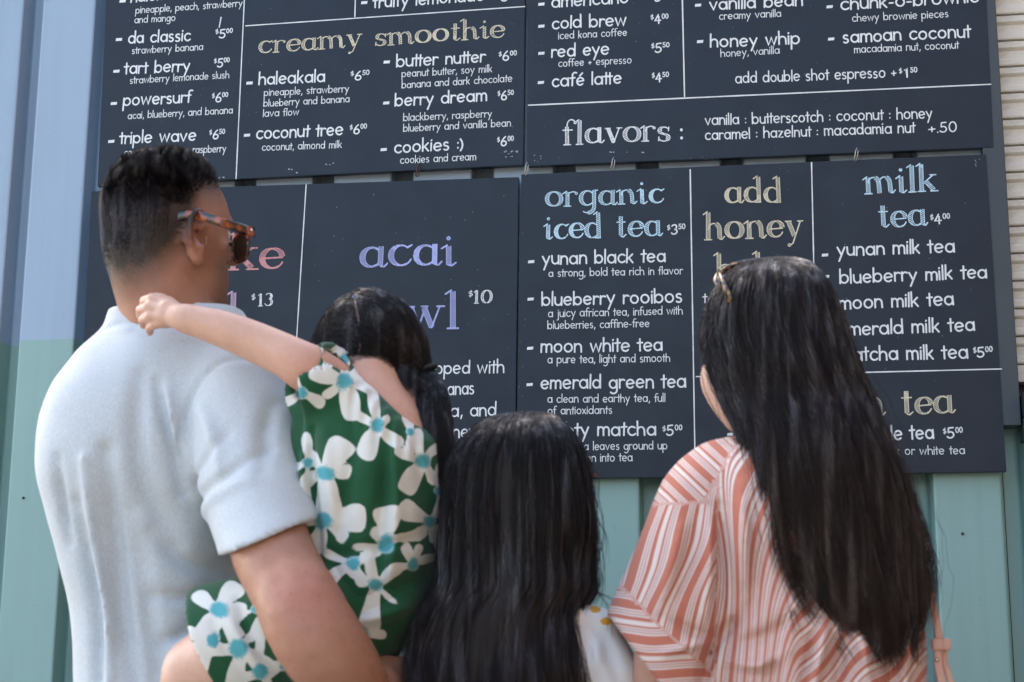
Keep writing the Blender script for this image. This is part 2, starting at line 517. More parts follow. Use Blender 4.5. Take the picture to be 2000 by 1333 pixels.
# serif letters for the headings: skeletons with thick (T) and thin (N) strokes; contrast follows the stroke direction
def sb(x, y=0.0, w=.20): return ('N', [(x - w, y), (x + w, y)])
def flag(x, y): return ('N', [(x - .20, y - .12), (x + .02, y + .04)])
def stem(x, y1, y0=0.0): return ('T', [(x, y1 - .03), (x, y0)])
SER = {
 'a': (1.02, [('A', arc(.44, .5, .38, .48, 60, 300)), ('N', arc(.44, .5, .38, .48, 62, 30) + [(.80, .86)]), ('N', arc(.44, .5, .38, .48, 300, 340)), stem(.80, 1.06, .04), ('N', [(.82, .03), (.96, .0), (1.08, .16)])]),
 'b': (.98, [stem(.16, 1.68), flag(.08, 1.66), ('N', [(.18, .78)] + arc(.50, .5, .40, .48, 120, 60)), ('A', arc(.50, .5, .38, .47, 70, -70)), ('N', [(.14, .03)] + arc(.50, .5, .38, .48, 245, 300))]),
 'c': (.88, [('A', arc(.50, .5, .40, .48, 85, 300)), ('N', arc(.50, .5, .40, .48, 300, 335)), ('N', arc(.50, .5, .36, .48, 92, 50) + [(.90, .98)])]),
 'd': (1.04, [('A', arc(.44, .5, .38, .48, 60, 300)), ('N', arc(.44, .5, .38, .48, 62, 30)), ('N', arc(.44, .5, .38, .48, 270, 340) ), stem(.82, 1.68), flag(.74, 1.66), ('N', [(.60, .0), (.92, .0)])]),
 'e': (.90, [('A', arc(.47, .5, .40, .48, 80, 300)), ('N', arc(.47, .5, .40, .48, 300, 335)), ('A', arc(.47, .56, .36, .42, 85, 0)), ('N', [(.10, .50), (.84, .54)])]),
 'f': (.70, [('T', [(.30, 1.20), (.30, .0)]), ('N', [(.30, 1.2)] + arc(.58, 1.30, .26, .38, 180, 30)), ('D', [(.80, 1.46)]), ('N', [(.06, .98), (.62, .98)]), sb(.30)]),
 'g': (1.0, [('A', arc(.44, .5, .38, .48, 60, 300)), ('N', arc(.44, .5, .38, .48, 62, 20)), ('N', arc(.44, .5, .38, .48, 290, 340)), ('T', [(.82, 1.0), (.82, -.10)]), ('T', arc(.46, -.10, .36, .40, 0, -90)), ('N', arc(.46, -.10, .40, .40, -80, -130)), ('N', [(.80, 1.0), (1.02, 1.0)])]),
 'h': (1.08, [stem(.18, 1.68), flag(.10, 1.66), sb(.18), ('N', arc(.50, .60, .32, .38, 175, 80)), ('T', arc(.50, .60, .32, .38, 70, 0) + [(.84, .06)]), ('N', [(.84, .03), (.96, .0), (1.10, .16)])]),
 'i': (.52, [stem(.24, 1.0, .04), flag(.16, .98), ('N', [(.24, .03), (.36, .0), (.52, .14)]), ('D', [(.24, 1.36)])]),
 'k': (1.04, [stem(.18, 1.68), flag(.10, 1.66), sb(.18), ('N', [(.26, .46), (.82, .96)]), ('N', [(.66, .98), (1.0, .98)]), ('T', [(.42, .60), (.86, .06)]), sb(.88)]),
 'l': (.50, [stem(.24, 1.68), flag(.16, 1.66), sb(.24)]),
 'm': (1.66, [stem(.18, 1.0), flag(.10, .98), sb(.18), ('N', arc(.48, .60, .30, .38, 175, 80)), ('T', arc(.48, .60, .30, .38, 70, 0) + [(.80, .0)]), ('N', arc(1.10, .60, .30, .38, 175, 80)), ('T', arc(1.10, .60, .30, .38, 70, 0) + [(1.42, .06)]), ('N', [(1.42, .03), (1.54, .0), (1.68, .16)])]),
 'n': (1.08, [stem(.18, 1.0), flag(.10, .98), sb(.18), ('N', arc(.50, .60, .32, .38, 175, 80)), ('T', arc(.50, .60, .32, .38, 70, 0) + [(.84, .06)]), ('N', [(.84, .03), (.96, .0), (1.10, .16)])]),
 'o': (1.0, [('A', arc(.50, .5, .42, .48, 0, 360, 25))]),
 'p': (1.0, [stem(.18, 1.0, -.6), flag(.10, .98), sb(.18, -.6), ('N', [(.20, .78)] + arc(.52, .5, .38, .48, 120, 60)), ('A', arc(.52, .5, .38, .47, 70, -70)), ('N', arc(.52, .5, .38, .48, 215, 300))]),
 'r': (.78, [stem(.18, 1.0), flag(.10, .98), sb(.18), ('N', arc(.50, .64, .30, .34, 170, 60)), ('D', [(.70, .86)])]),
 's': (.78, [('N', arc(.40, .74, .28, .24, 30, 110)), ('A', arc(.40, .74, .26, .24, 110, 225) + arc(.36, .25, .30, .25, 50, -50)), ('N', arc(.38, .25, .30, .25, -50, -150)), ('N', [(.68, .72), (.70, .96)]), ('N', [(.08, .30), (.06, .04)])]),
 't': (.66, [('T', [(.30, 1.36), (.30, .10)]), ('N', [(.30, .06), (.44, .0), (.62, .16)]), ('N', [(.06, .98), (.56, .98)])]),
 'v': (.98, [('T', [(.18, .96), (.50, .04)]), ('N', [(.50, .02), (.82, .96)]), sb(.16, .98, .16), sb(.84, .98, .14)]),
 'w': (1.46, [('T', [(.18, .96), (.48, .04)]), ('N', [(.48, .02), (.74, .90)]), ('T', [(.70, .92), (1.0, .04)]), ('N', [(1.0, .02), (1.30, .96)]), sb(.16, .98, .16), sb(.72, .98, .12), sb(1.34, .98, .14)]),
 'y': (.98, [('T', [(.18, .96), (.50, .08)]), ('N', [(.84, .96), (.42, -.36), (.22, -.50)]), ('D', [(.22, -.46)]), sb(.16, .98, .16), sb(.84, .98, .14)]),
 '1': (.52, [('T', [(.24, 1.36), (.24, .0)]), ('N', [(.02, 1.18), (.22, 1.38)]), sb(.24)]),
 '3': (.80, [('A', arc(.36, 1.04, .28, .32, 60, -60)), ('N', arc(.36, 1.06, .28, .32, 60, 150)), ('A', arc(.36, .38, .34, .38, 80, -80)), ('N', arc(.36, .38, .34, .38, 270, 200))]),
 '0': (1.0, [('A', arc(.50, .68, .40, .68, 0, 360, 25))]),
 '$': (.70, []),
 ' ': (.62, []),
}

def ribbon(pts, hw, V, Fc, UV, closed=False, caps=True):
    """Flat stroke with per-point half width; pts (n,2) -> appends verts (x, z, across, halfwidth)."""
    p = np.asarray(pts, float); n = len(p)
    if n == 1:
        p = np.array([p[0], p[0] + (1e-4, 0)]); n = 2
    hw = np.full(n, hw) if np.isscalar(hw) else np.asarray(hw, float)
    t = np.gradient(p, axis=0)
    if n > 8 and np.linalg.norm(p[0] - p[-1]) < 1e-4: closed = True
    if closed: t[0] = t[-1] = (p[1] - p[-2])
    L = np.linalg.norm(t, axis=1)[:, None]; t = t / (L + 1e-12)
    nr = np.stack([-t[:, 1], t[:, 0]], 1)
    b = len(V)
    for i in range(n):
        k = 1.0
        if 0 < i < n - 1:
            d1 = p[i] - p[i-1]; d1 /= np.linalg.norm(d1) + 1e-12
            c = abs(d1.dot(t[i])); k = 1 / max(c, 0.6)
        V.append((*(p[i] + nr[i] * hw[i] * k), 1.0, hw[i])); V.append((*(p[i] - nr[i] * hw[i] * k), -1.0, hw[i]))
    for i in range(n - 1):
        Fc.append((b + 2*i, b + 2*i + 1, b + 2*i + 3, b + 2*i + 2))
    if caps and not closed:
        for i, s in ((0, -1), (n - 1, 1)):
            c0 = len(V); V.append((*p[i], 0.0, hw[i], 1.0 + i / n))
            ring = []
            for j in range(7):
                a = math.pi * j / 6 - math.pi / 2
                off = (t[i] * s * math.cos(a) + nr[i] * math.sin(a)) * hw[i]
                V.append((*(p[i] + off), 1.0, hw[i], 1.0 + i / n)); ring.append(len(V) - 1)
            for j in range(6):
                Fc.append((c0, ring[j], ring[j + 1]))

def text_strokes(s, style, jit=0.03):
    """Layout of a string in x-height units: list of (kind, pts), total width."""
    table = SER if style == 'serif' else G
    gap = .11 if style == 'serif' else .27
    x = 0.0; out = []; nword = 0
    for i, ch in enumerate(s):
        if ch == ' ': nword += 1
        w, st = table.get(ch, G.get(ch, (.5, [])))
        if style == 'serif' and ch == '$': w, st = (.5, [])
        dy = random.uniform(-jit, jit); sc = 1 + random.uniform(-jit, jit); rot = random.uniform(-jit, jit) * 0.8
        for q in st:
            kind, pts = q if style == 'serif' and isinstance(q, tuple) else ('B', q)
            pp = [(x + px * sc + rot * pz, pz * sc + dy) for px, pz in pts]
            out.append((kind, pp, nword))
        g = gap
        if style != 'serif' and ch == 't' and i + 1 < len(s) and s[i + 1] == 't': g = .12
        if style != 'serif' and ch in 'rf' : g = gap * .75
        x += w * sc + g + random.uniform(-.02, .02)
    return out, max(x - gap, 0.2)

def paint_mat(name, col, r=0.55):
    m = node_mat(name, col, r)
    t = NT(m)
    n = t.noise(60, 4, 0.7)
    t.link(t.mix(t.ramp(n, 0.3, 0.75), tuple(c * 0.80 for c in col), col), t.b.inputs['Base Color'])
    return m
white_m = paint_mat('white_lettering_paint', (0.80, 0.82, 0.80))
def chalk_mat(name, col):
    """Outlined letters with hatched insides, as drawn with a chalk marker."""
    m = node_mat(name, col, 0.6)
    t = NT(m)
    ac = t.math('ABSOLUTE', t.attr('across').outputs['Fac'])
    hw = t.attr('half_width').outputs['Fac']
    dist = t.math('SUBTRACT', hw, t.math('MULTIPLY', ac, hw))      # metres from the stroke's edge
    line = t.math('LESS_THAN', dist, 0.0016)
    sx = t.node('ShaderNodeSeparateXYZ'); t.link(t.coord(), sx.inputs[0])
    ph = t.math('ADD', t.math('MULTIPLY', sx.outputs[2], 1.0), t.math('MULTIPLY', sx.outputs[0], 0.75))
    ph = t.math('ADD', ph, t.math('MULTIPLY', t.noise(12, 2), 0.010))
    hatch = t.math('GREATER_THAN', t.math('FRACT', t.math('MULTIPLY', ph, 190.0)), 0.50)
    solid = t.ramp(t.noise(9, 2), 0.56, 0.60)
    f = t.math('MAXIMUM', t.math('MAXIMUM', line, hatch), t.math('MULTIPLY', solid, 0.7))
    f = t.math('MULTIPLY', f, t.ramp(t.noise(150, 3, 0.7), 0.25, 0.45))
    t.link(t.mix(f, (0.010, 0.017, 0.031), col), t.b.inputs['Base Color'])
    return m
chalk = {
 'tan': chalk_mat('tan_chalk', (0.66, 0.60, 0.42)), 'sky': chalk_mat('pale_blue_chalk', (0.52, 0.72, 0.80)),
 'white': chalk_mat('white_chalk', (0.78, 0.80, 0.78)), 'lilac': chalk_mat('lilac_chalk', (0.42, 0.46, 0.80)),
 'pink': chalk_mat('pink_chalk', (0.62, 0.27, 0.26)), 'rose': chalk_mat('rose_chalk', (0.60, 0.40, 0.52)),
}
# lettering file: all strokes sit a fraction of a millimetre proud of the board face
def write(board, name, s, p0, p1, xh, style='hand', weight=None, mat=None):
    """Write s with its baseline from photo pixel p0 to p1; xh = x-height in photo pixels."""
    yf = board['face']
    a, b = at(*p0, yf), at(*p1, yf)
    L = math.hypot(b[0] - a[0], b[2] - a[2])
    k = (WALL - 0.02) / F_PX * (1.0 if style != 'serif' else 1.0)
    h = xh * k * 0.99
    st, w = text_strokes(s, style)
    sx = L / w
    ang = math.atan2(b[2] - a[2], b[0] - a[0])
    V, Fc, UV = [], [], []
    if weight is None: weight = .100 if xh > 12 else .080
    first = None
    for wd in range(s.count(' ') + 1):
        vs, ac, hws, faces = [], [], [], []
        for idx, (kind, pts, nw) in enumerate(st):
            if nw != wd: continue
            P2 = np.array([(px * sx, pz * h) for px, pz in pts])
            V, Fc = [], []
            if kind == 'B':
                ribbon(P2, weight * h, V, Fc, UV)
            elif kind == 'D':
                ribbon([P2[0], P2[0] + (1e-4, 0)], .10 * h, V, Fc, UV)
            elif kind == 'N':
                ribbon(P2, .038 * h, V, Fc, UV)
            else:
                if kind == 'T':
                    hw = .125 * h
                else:
                    t = np.gradient(P2 / (sx, h), axis=0); t /= np.linalg.norm(t, axis=1)[:, None]
                    hw = (.036 + .105 * np.abs(t[:, 1]) ** 1.6) * h
                ribbon(P2, hw, V, Fc, UV, caps=False)
            o = len(vs)
            for (x, z, c, hw_, *lf) in V:
                vs.append((a[0] + x * math.cos(ang), yf - 0.0005 - 0.00008 * (idx % 6) - (0.00002 * lf[0] if lf else 0), a[2] + z + x * math.sin(ang)))
                ac.append(c); hws.append(hw_)
            faces += [tuple(o + i for i in f) for f in Fc]
        if not vs: continue
        ob = mesh_obj(name, vs, faces, mat or white_m)
        set_attr(ob, 'across', ac); set_attr(ob, 'half_width', hws)
        adopt(ob, board)

def quad_mark(board, name, pts, mat=None, lift=0.0006):
    yf = board['face']
    vs = [tuple(at(u, v, yf - lift)) for u, v in pts]
    return adopt(mesh_obj(name, vs, [tuple(range(len(vs)))], mat or white_m), board)
def dash(board, u, v, w=12, h=5.5):
    quad_mark(board, 'dash', [(u, v + h / 2), (u + w, v + h / 2 - .8), (u + w + .8, v - h / 2 - .8), (u + .8, v - h / 2)])
def rule(board, p0, p1, w=2.2):
    d = np.array([p1[0] - p0[0], p1[1] - p0[1]], float); d /= np.linalg.norm(d)
    n = np.array([-d[1], d[0]]) * w / 2
    m = 24
    top, bot = [], []
    for i in range(m + 1):
        q = np.array(p0) + (np.array(p1) - np.array(p0)) * i / m
        k = 1 + random.uniform(-.18, .18)
        top.append(tuple(q - n * k)); bot.append(tuple(q + n * k))
    yf = board['face']
    vs = [tuple(at(u, v, yf - 0.0003)) for u, v in top + bot]
    fs = [(i, m + 1 + i, m + 2 + i, i + 1) for i in range(m)]
    adopt(mesh_obj('divider_line', vs, fs, white_m), board)
def price(board, u0, u1, v, big, cents, slope=-.05, h=17):
    """$ small and raised, digit big, cents small and raised."""
    W = u1 - u0
    yv = lambda u: v + (u - u0) * slope
    write(board, 'price', '$', (u0, yv(u0) - h * .42), (u0 + W * .17, yv(u0 + W * .17) - h * .42), h * .40, weight=.10)
    ua, ub = (.34, .47) if big == '1' else (.24, .56)
    write(board, 'price', big, (u0 + W * ua, yv(u0)), (u0 + W * ub, yv(u0 + W * ub)), h * .72, weight=.11)
    if cents:
        write(board, 'price', cents, (u0 + W * .65, yv(u0 + W * .65) - h * .48), (u1, yv(u1) - h * .48), h * .38, weight=.13)

I, D_ = 'item_name', 'description'
for (b, s, x0, y0, x1, y1) in (
    (B_UL, 'haleiwa', 256, 5, 345, -3), (B_UL, 'da classic', 251, 85, 371, 80), (B_UL, 'tart berry', 244, 145, 370, 139),
    (B_UL, 'powersurf', 241, 207, 372, 200), (B_UL, 'triple wave', 235, 281, 382, 275), (B_UL, 'fruity lemonade', 730, 16, 945, 1),
    (B_UL, 'haleakala', 506, 166, 634, 160), (B_UL, 'coconut tree', 501, 272, 669, 264), (B_UL, 'butter nutter', 775, 131, 946, 121),
    (B_UL, 'berry dream', 772, 208, 950, 197), (B_UL, 'cookies :)', 771, 299, 904, 292),
    (B_UR, 'americano', 1078, 15, 1226, 6), (B_UR, 'cold brew', 1079, 57, 1222, 50), (B_UR, 'red eye', 1078, 112, 1189, 106),
    (B_UR, 'café latte', 1079, 170, 1213, 163), (B_UR, 'vanilla bean', 1387, 20, 1567, 11), (B_UR, 'honey whip', 1388, 93, 1561, 86),
    (B_UR, 'chunk-o-brownie', 1643, 20, 1912, 4), (B_UR, 'samoan coconut', 1647, 84, 1894, 73),
    (B_LR, 'yunan black tea', 1060, 517, 1299, 512), (B_LR, 'blueberry rooibos', 1059, 597, 1331, 591), (B_LR, 'moon white tea', 1057, 689, 1293, 685),
    (B_LR, 'emerald green tea', 1057, 760, 1339, 757), (B_LR, 'mighty matcha', 1055, 853, 1280, 850), (B_LR, 'yunan milk tea', 1636, 500, 1864, 493),
    (B_LR, 'blueberry milk tea', 1641, 554, 1927, 543), (B_LR, 'moon milk tea', 1640, 604, 1862, 596), (B_LR, 'emerald milk tea', 1638, 656, 1903, 646),
    (B_LR, 'matcha milk tea', 1642, 705, 1890, 700), (B_LR, 'bubble tea', 1668, 862, 1823, 857)):
    write(b, I, s, (x0, y0), (x1, y1), 17.5)
for (b, s, x0, y0, x1, y1, xh) in (
    (B_UR, 'add double shot espresso +', 1437, 163, 1750, 151, 14.5), (B_UR, 'vanilla : butterscotch : coconut : honey', 1378, 245, 1820, 231, 14.5),
    (B_UR, 'caramel : hazelnut : macadamia nut', 1378, 274, 1786, 259, 14.5), (B_UR, '+.50', 1815, 261, 1868, 257, 14.5),
    (B_LL, 'topped with', 822, 732, 984, 728, 17), (B_LL, 'bananas', 833, 773, 925, 770, 17), (B_LL, 'granola, and', 792, 817, 968, 812, 17),
    (B_LL, 'honey', 853, 857, 929, 854, 17), (B_LL, 'sweet corn', 380, 738, 526, 731, 17), (B_LL, 'seaweed', 430, 810, 556, 804, 17), (B_LR, 'to any tea', 1374, 592, 1520, 589, 13)):
    write(b, D_, s, (x0, y0), (x1, y1), xh, weight=.088)
for (b, s, x0, y0, x1, y1) in (
    (B_UL, 'pineapple, peach, strawberry', 265, 27, 473, 13), (B_UL, 'and mango', 263, 46, 342, 41), (B_UL, 'strawberry banana', 258, 106, 396, 98),
    (B_UL, 'strawberry lemonade slush', 254, 164, 447, 153), (B_UL, 'acai, blueberry, and banana', 250, 233, 454, 222), (B_UL, 'coconut, blueberry, raspberry', 243, 305, 441, 297),
    (B_UL, 'pineapple, strawberry', 516, 188, 681, 180), (B_UL, 'blueberry and banana', 515, 209, 682, 200), (B_UL, 'lava flow', 514, 229, 583, 225),
    (B_UL, 'coconut, almond milk', 512, 295, 667, 289), (B_UL, 'peanut butter, soy milk', 785, 151, 961, 141), (B_UL, 'banana and dark chocolate', 785, 173, 1000, 160),
    (B_UL, 'blackberry, raspberry', 788, 237, 960, 229), (B_UL, 'blueberry and vanilla bean', 788, 258, 997, 247), (B_UL, 'cookies and cream', 782, 320, 929, 313),
    (B_UR, 'iced kona coffee', 1091, 77, 1224, 70), (B_UR, 'coffee + espresso', 1091, 131, 1233, 124), (B_UR, 'creamy vanilla', 1405, 39, 1525, 33),
    (B_UR, 'honey, vanilla', 1408, 112, 1522, 105), (B_UR, 'chewy brownie pieces', 1665, 43, 1852, 34), (B_UR, 'macadamia nut, coconut', 1669, 104, 1872, 95),
    (B_LR, 'a strong, bold tea rich in flavor', 1072, 541, 1333, 536), (B_LR, 'a juicy african tea, infused with', 1071, 620, 1333, 614), (B_LR, 'blueberries, caffine-free', 1070, 643, 1268, 639),
    (B_LR, 'a pure tea, light and smooth', 1070, 710, 1308, 707), (B_LR, 'a clean and earthy tea, full', 1070, 787, 1299, 785), (B_LR, 'of antioxidants', 1070, 810, 1195, 808),
    (B_LR, 'green tea leaves ground up', 1070, 880, 1303, 878), (B_LR, 'and beaten into tea', 1070, 903, 1235, 901), (B_LR, 'with black or white tea', 1664, 890, 1884, 887)):
    write(b, D_, s, (x0, y0), (x1, y1), 10.5)
for (b, s, x0, y0, x1, y1, xh, c) in (
    (B_UL, 'creamy smoothie', 505, 105, 986, 73, 28, 'tan'), (B_UR, 'flavors', 1098, 283, 1309, 275, 32, 'white'),
    (B_LR, 'organic', 1066, 404, 1297, 397, 31, 'sky'), (B_LR, 'iced tea', 1063, 468, 1292, 461, 32, 'sky'),
    (B_LR, 'add', 1417, 398, 1529, 395, 32, 'tan'), (B_LR, 'honey', 1377, 469, 1568, 463, 35, 'tan'), (B_LR, 'boba', 1399, 550, 1552, 545, 35, 'tan'),
    (B_LR, 'milk', 1690, 380, 1830, 374, 34, 'sky'), (B_LR, 'tea', 1716, 445, 1810, 441, 33, 'sky'), (B_LR, 'hawaiian tea', 1420, 826, 1864, 806, 34, 'tan'),
    (B_LL, 'acai', 704, 523, 890, 518, 44, 'lilac'), (B_LL, 'bowl', 682, 645, 899, 641, 46, 'lilac'),
    (B_LL, 'poke', 330, 531, 555, 525, 46, 'pink'), (B_LL, 'bowl', 262, 646, 468, 641, 46, 'rose'),
    (B_LL, '10', 925, 593, 962, 592, 20, 'white'), (B_LL, '13', 504, 598, 533, 597, 19, 'white')):
    write(b, 'heading', s, (x0, y0), (x1, y1), xh, 'serif', mat=chalk[c])
write(B_LL, 'price', '$', (915, 581), (923, 580), 9); write(B_LL, 'price', '$', (491, 587), (499, 586), 9)
write(B_UR, 'punctuation', ':', (1331, 275), (1334, 275), 30, weight=.09)
for (b, u0, u1, v, big, cents) in (
    (B_UL, 421, 454, 75, '5', '00'), (B_UL, 418, 448, 132, '5', '00'), (B_UL, 414, 445, 200, '6', '00'), (B_UL, 409, 439, 272, '6', '50'), (B_UL, 685, 721, 157, '6', '50'),
    (B_UL, 683, 716, 262, '6', '00'), (B_UL, 974, 1009, 119, '6', '00'), (B_UL, 972, 1003, 196, '6', '50'), (B_UL, 971, 1003, 286, '6', '00'), (B_UL, 972, 1006, 3, '5', '00'),
    (B_UR, 1271, 1305, 47, '4', '00'), (B_UR, 1272, 1307, 103, '5', '50'), (B_UR, 1273, 1306, 161, '4', '50'), (B_UR, 1271, 1305, 3, '3', '50'), (B_UR, 1756, 1791, 152, '1', '50'),
    (B_LR, 1303, 1338, 458, '3', '50'), (B_LR, 1294, 1332, 851, '5', '00'), (B_LR, 1817, 1855, 438, '4', '00'), (B_LR, 1901, 1938, 698, '5', '00'), (B_LR, 1842, 1880, 856, '5', '00')):
    price(b, u0, u1, v, big, cents, h=19)
for (b, u, v) in ((B_UL, 233, 3), (B_UL, 226, 78), (B_UL, 221, 140), (B_UL, 216, 203), (B_UL, 211, 277), (B_UL, 481, 163), (B_UL, 476, 265), (B_UL, 705, 6), (B_UL, 749, 122),
    (B_UL, 748, 202), (B_UL, 743, 293), (B_UR, 1051, 9), (B_UR, 1051, 52), (B_UR, 1051, 105), (B_UR, 1050, 162), (B_UR, 1357, 11), (B_UR, 1361, 82), (B_UR, 1614, 14), (B_UR, 1617, 77),
    (B_LR, 1031, 512), (B_LR, 1030, 585), (B_LR, 1029, 681), (B_LR, 1028, 752), (B_LR, 1028, 846), (B_LR, 1605, 499), (B_LR, 1607, 541), (B_LR, 1420, 849)):
    dash(b, u, v)
for (b, p0, p1) in ((B_UL, (491, -300), (461, 350)), (B_UL, (479, 51), (1026, 13)), (B_UL, (703, -300), (693, 34)), (B_UR, (1326, -300), (1337, 190)), (B_UR, (1031, 206), (1936, 165)),
    (B_LR, (1348, 331), (1358, 932)), (B_LR, (1359, 736), (1957, 721)), (B_LR, (1585, 317), (1594, 727)), (B_LL, (598, 360), (562, 941))):
    rule(b, p0, p1, 2.4 if b in (B_LR, B_UR) else 2.0)
quad_mark(B_UL, 'paint_drip', [(431, 33), (433, 34), (429, 55), (427, 54)])
# chipped paint along the boards' lower edges
def chips(board, u0, u1, v0, v1, n, s=3.0):
    vs, fs = [], []
    yf = board['face']
    for _ in range(n):
        u, v = random.uniform(u0, u1), random.uniform(v0, v1)
        a, b = random.uniform(.5, 1) * s, random.uniform(.25, .5) * s
        k = len(vs)
        th = random.uniform(-.5, .3)
        for j in range(6):
            q = j * math.pi / 3
            r = random.uniform(.6, 1.1)
            x, y = math.cos(q) * a * r, math.sin(q) * b * r
            vs.append(tuple(at(u + x * math.cos(th) - y * math.sin(th), v + x * math.sin(th) + y * math.cos(th), yf - .0004)))
        fs.append(tuple(range(k + 5, k - 1, -1)))
    o = mesh_obj('paint_chips', vs, fs, chip_m)
    o['kind'] = 'stuff'
    adopt(o, board)
chips(B_UL, 985, 1020, 292, 308, 13, 3.0); chips(B_UL, 560, 580, 330, 338, 3, 3.5); chips(B_UL, 625, 655, 318, 324, 3, 3.2); chips(B_UL, 425, 440, 344, 348, 3, 3)
chips(B_UR, 1190, 1200, 297, 299, 2, 3.4); chips(B_UR, 1222, 1226, 296, 299, 1, 2); chips(B_UR, 1250, 1257, 295, 300, 2, 3.0); chips(B_UR, 1032, 1062, 302, 316, 6, 1.8); chips(B_UR, 1325, 1400, 306, 312, 5, 1.2)
chips(B_LR, 1040, 1330, 345, 380, 5, 1.3); chips(B_LR, 1650, 1900, 330, 900, 34, 1.2); chips(B_LR, 1012, 1030, 380, 900, 14, 1.3); chips(B_LR, 1900, 1925, 308, 325, 5, 2.0)
chips(B_LL, 185, 300, 600, 720, 8, 1.3); chips(B_LL, 600, 1000, 380, 700, 40, 1.2)

# small wire clips that join the boards, and a knot of rusty wire
steel_m = node_mat('galvanised_wire', (0.42, 0.38, 0.33), 0.4, metallic=0.9)
for i, (u, v, lab) in enumerate(((1028, 330, 'steel wire clip at the joint of all four menu boards'), (1197, 320, 'steel wire clip under the flavors heading, between the right hand boards'),
                  (1672, 302, 'steel wire clip above the milk tea heading, between the right hand boards'), (816, 333, 'rusty wire clip under the cookies and cream line'))):
    pts = [at(u + dx, v + dv, FACE - dd) for dx, dv, dd in ((3, -12, -.004), (2, -12, .004), (-1, -6, .007), (-2, 4, .007), (-4, 10, .004), (0, 12, .002), (3, 2, .006), (4, -8, .006))]
    vs, fs = tube(spline(pts, 20), 0.0015, 6)
    o = mesh_obj('wire_clip', vs, fs, steel_m if i < 3 else rust_m, smooth=True)
    tag(o, lab, 'clip', 'wire clips holding the boards')
pts = []
for k in range(16):
    a = k * 1.9
    pts.append(at(1161 + 13 * math.sin(a * 1.3) * (0.5 + 0.5 * math.sin(k)), 929 + 7 * math.cos(a) * math.sin(k * .7), FACE - 0.006 + 0.005 * math.sin(k * 2.1)))
vs, fs = tube(spline(pts, 120), 0.0009, 5)
tag(mesh_obj('wire_knot', vs, fs, node_mat('rusty_wire', (0.16, 0.07, 0.04), 0.7), smooth=True), 'small knot of rusty wire at the bottom edge of the iced tea board', 'wire')
# ------------------------------------------------------------------ organic shapes: distance fields and surface nets
def unit(v):
    v = np.asarray(v, float); return v / np.linalg.norm(v)

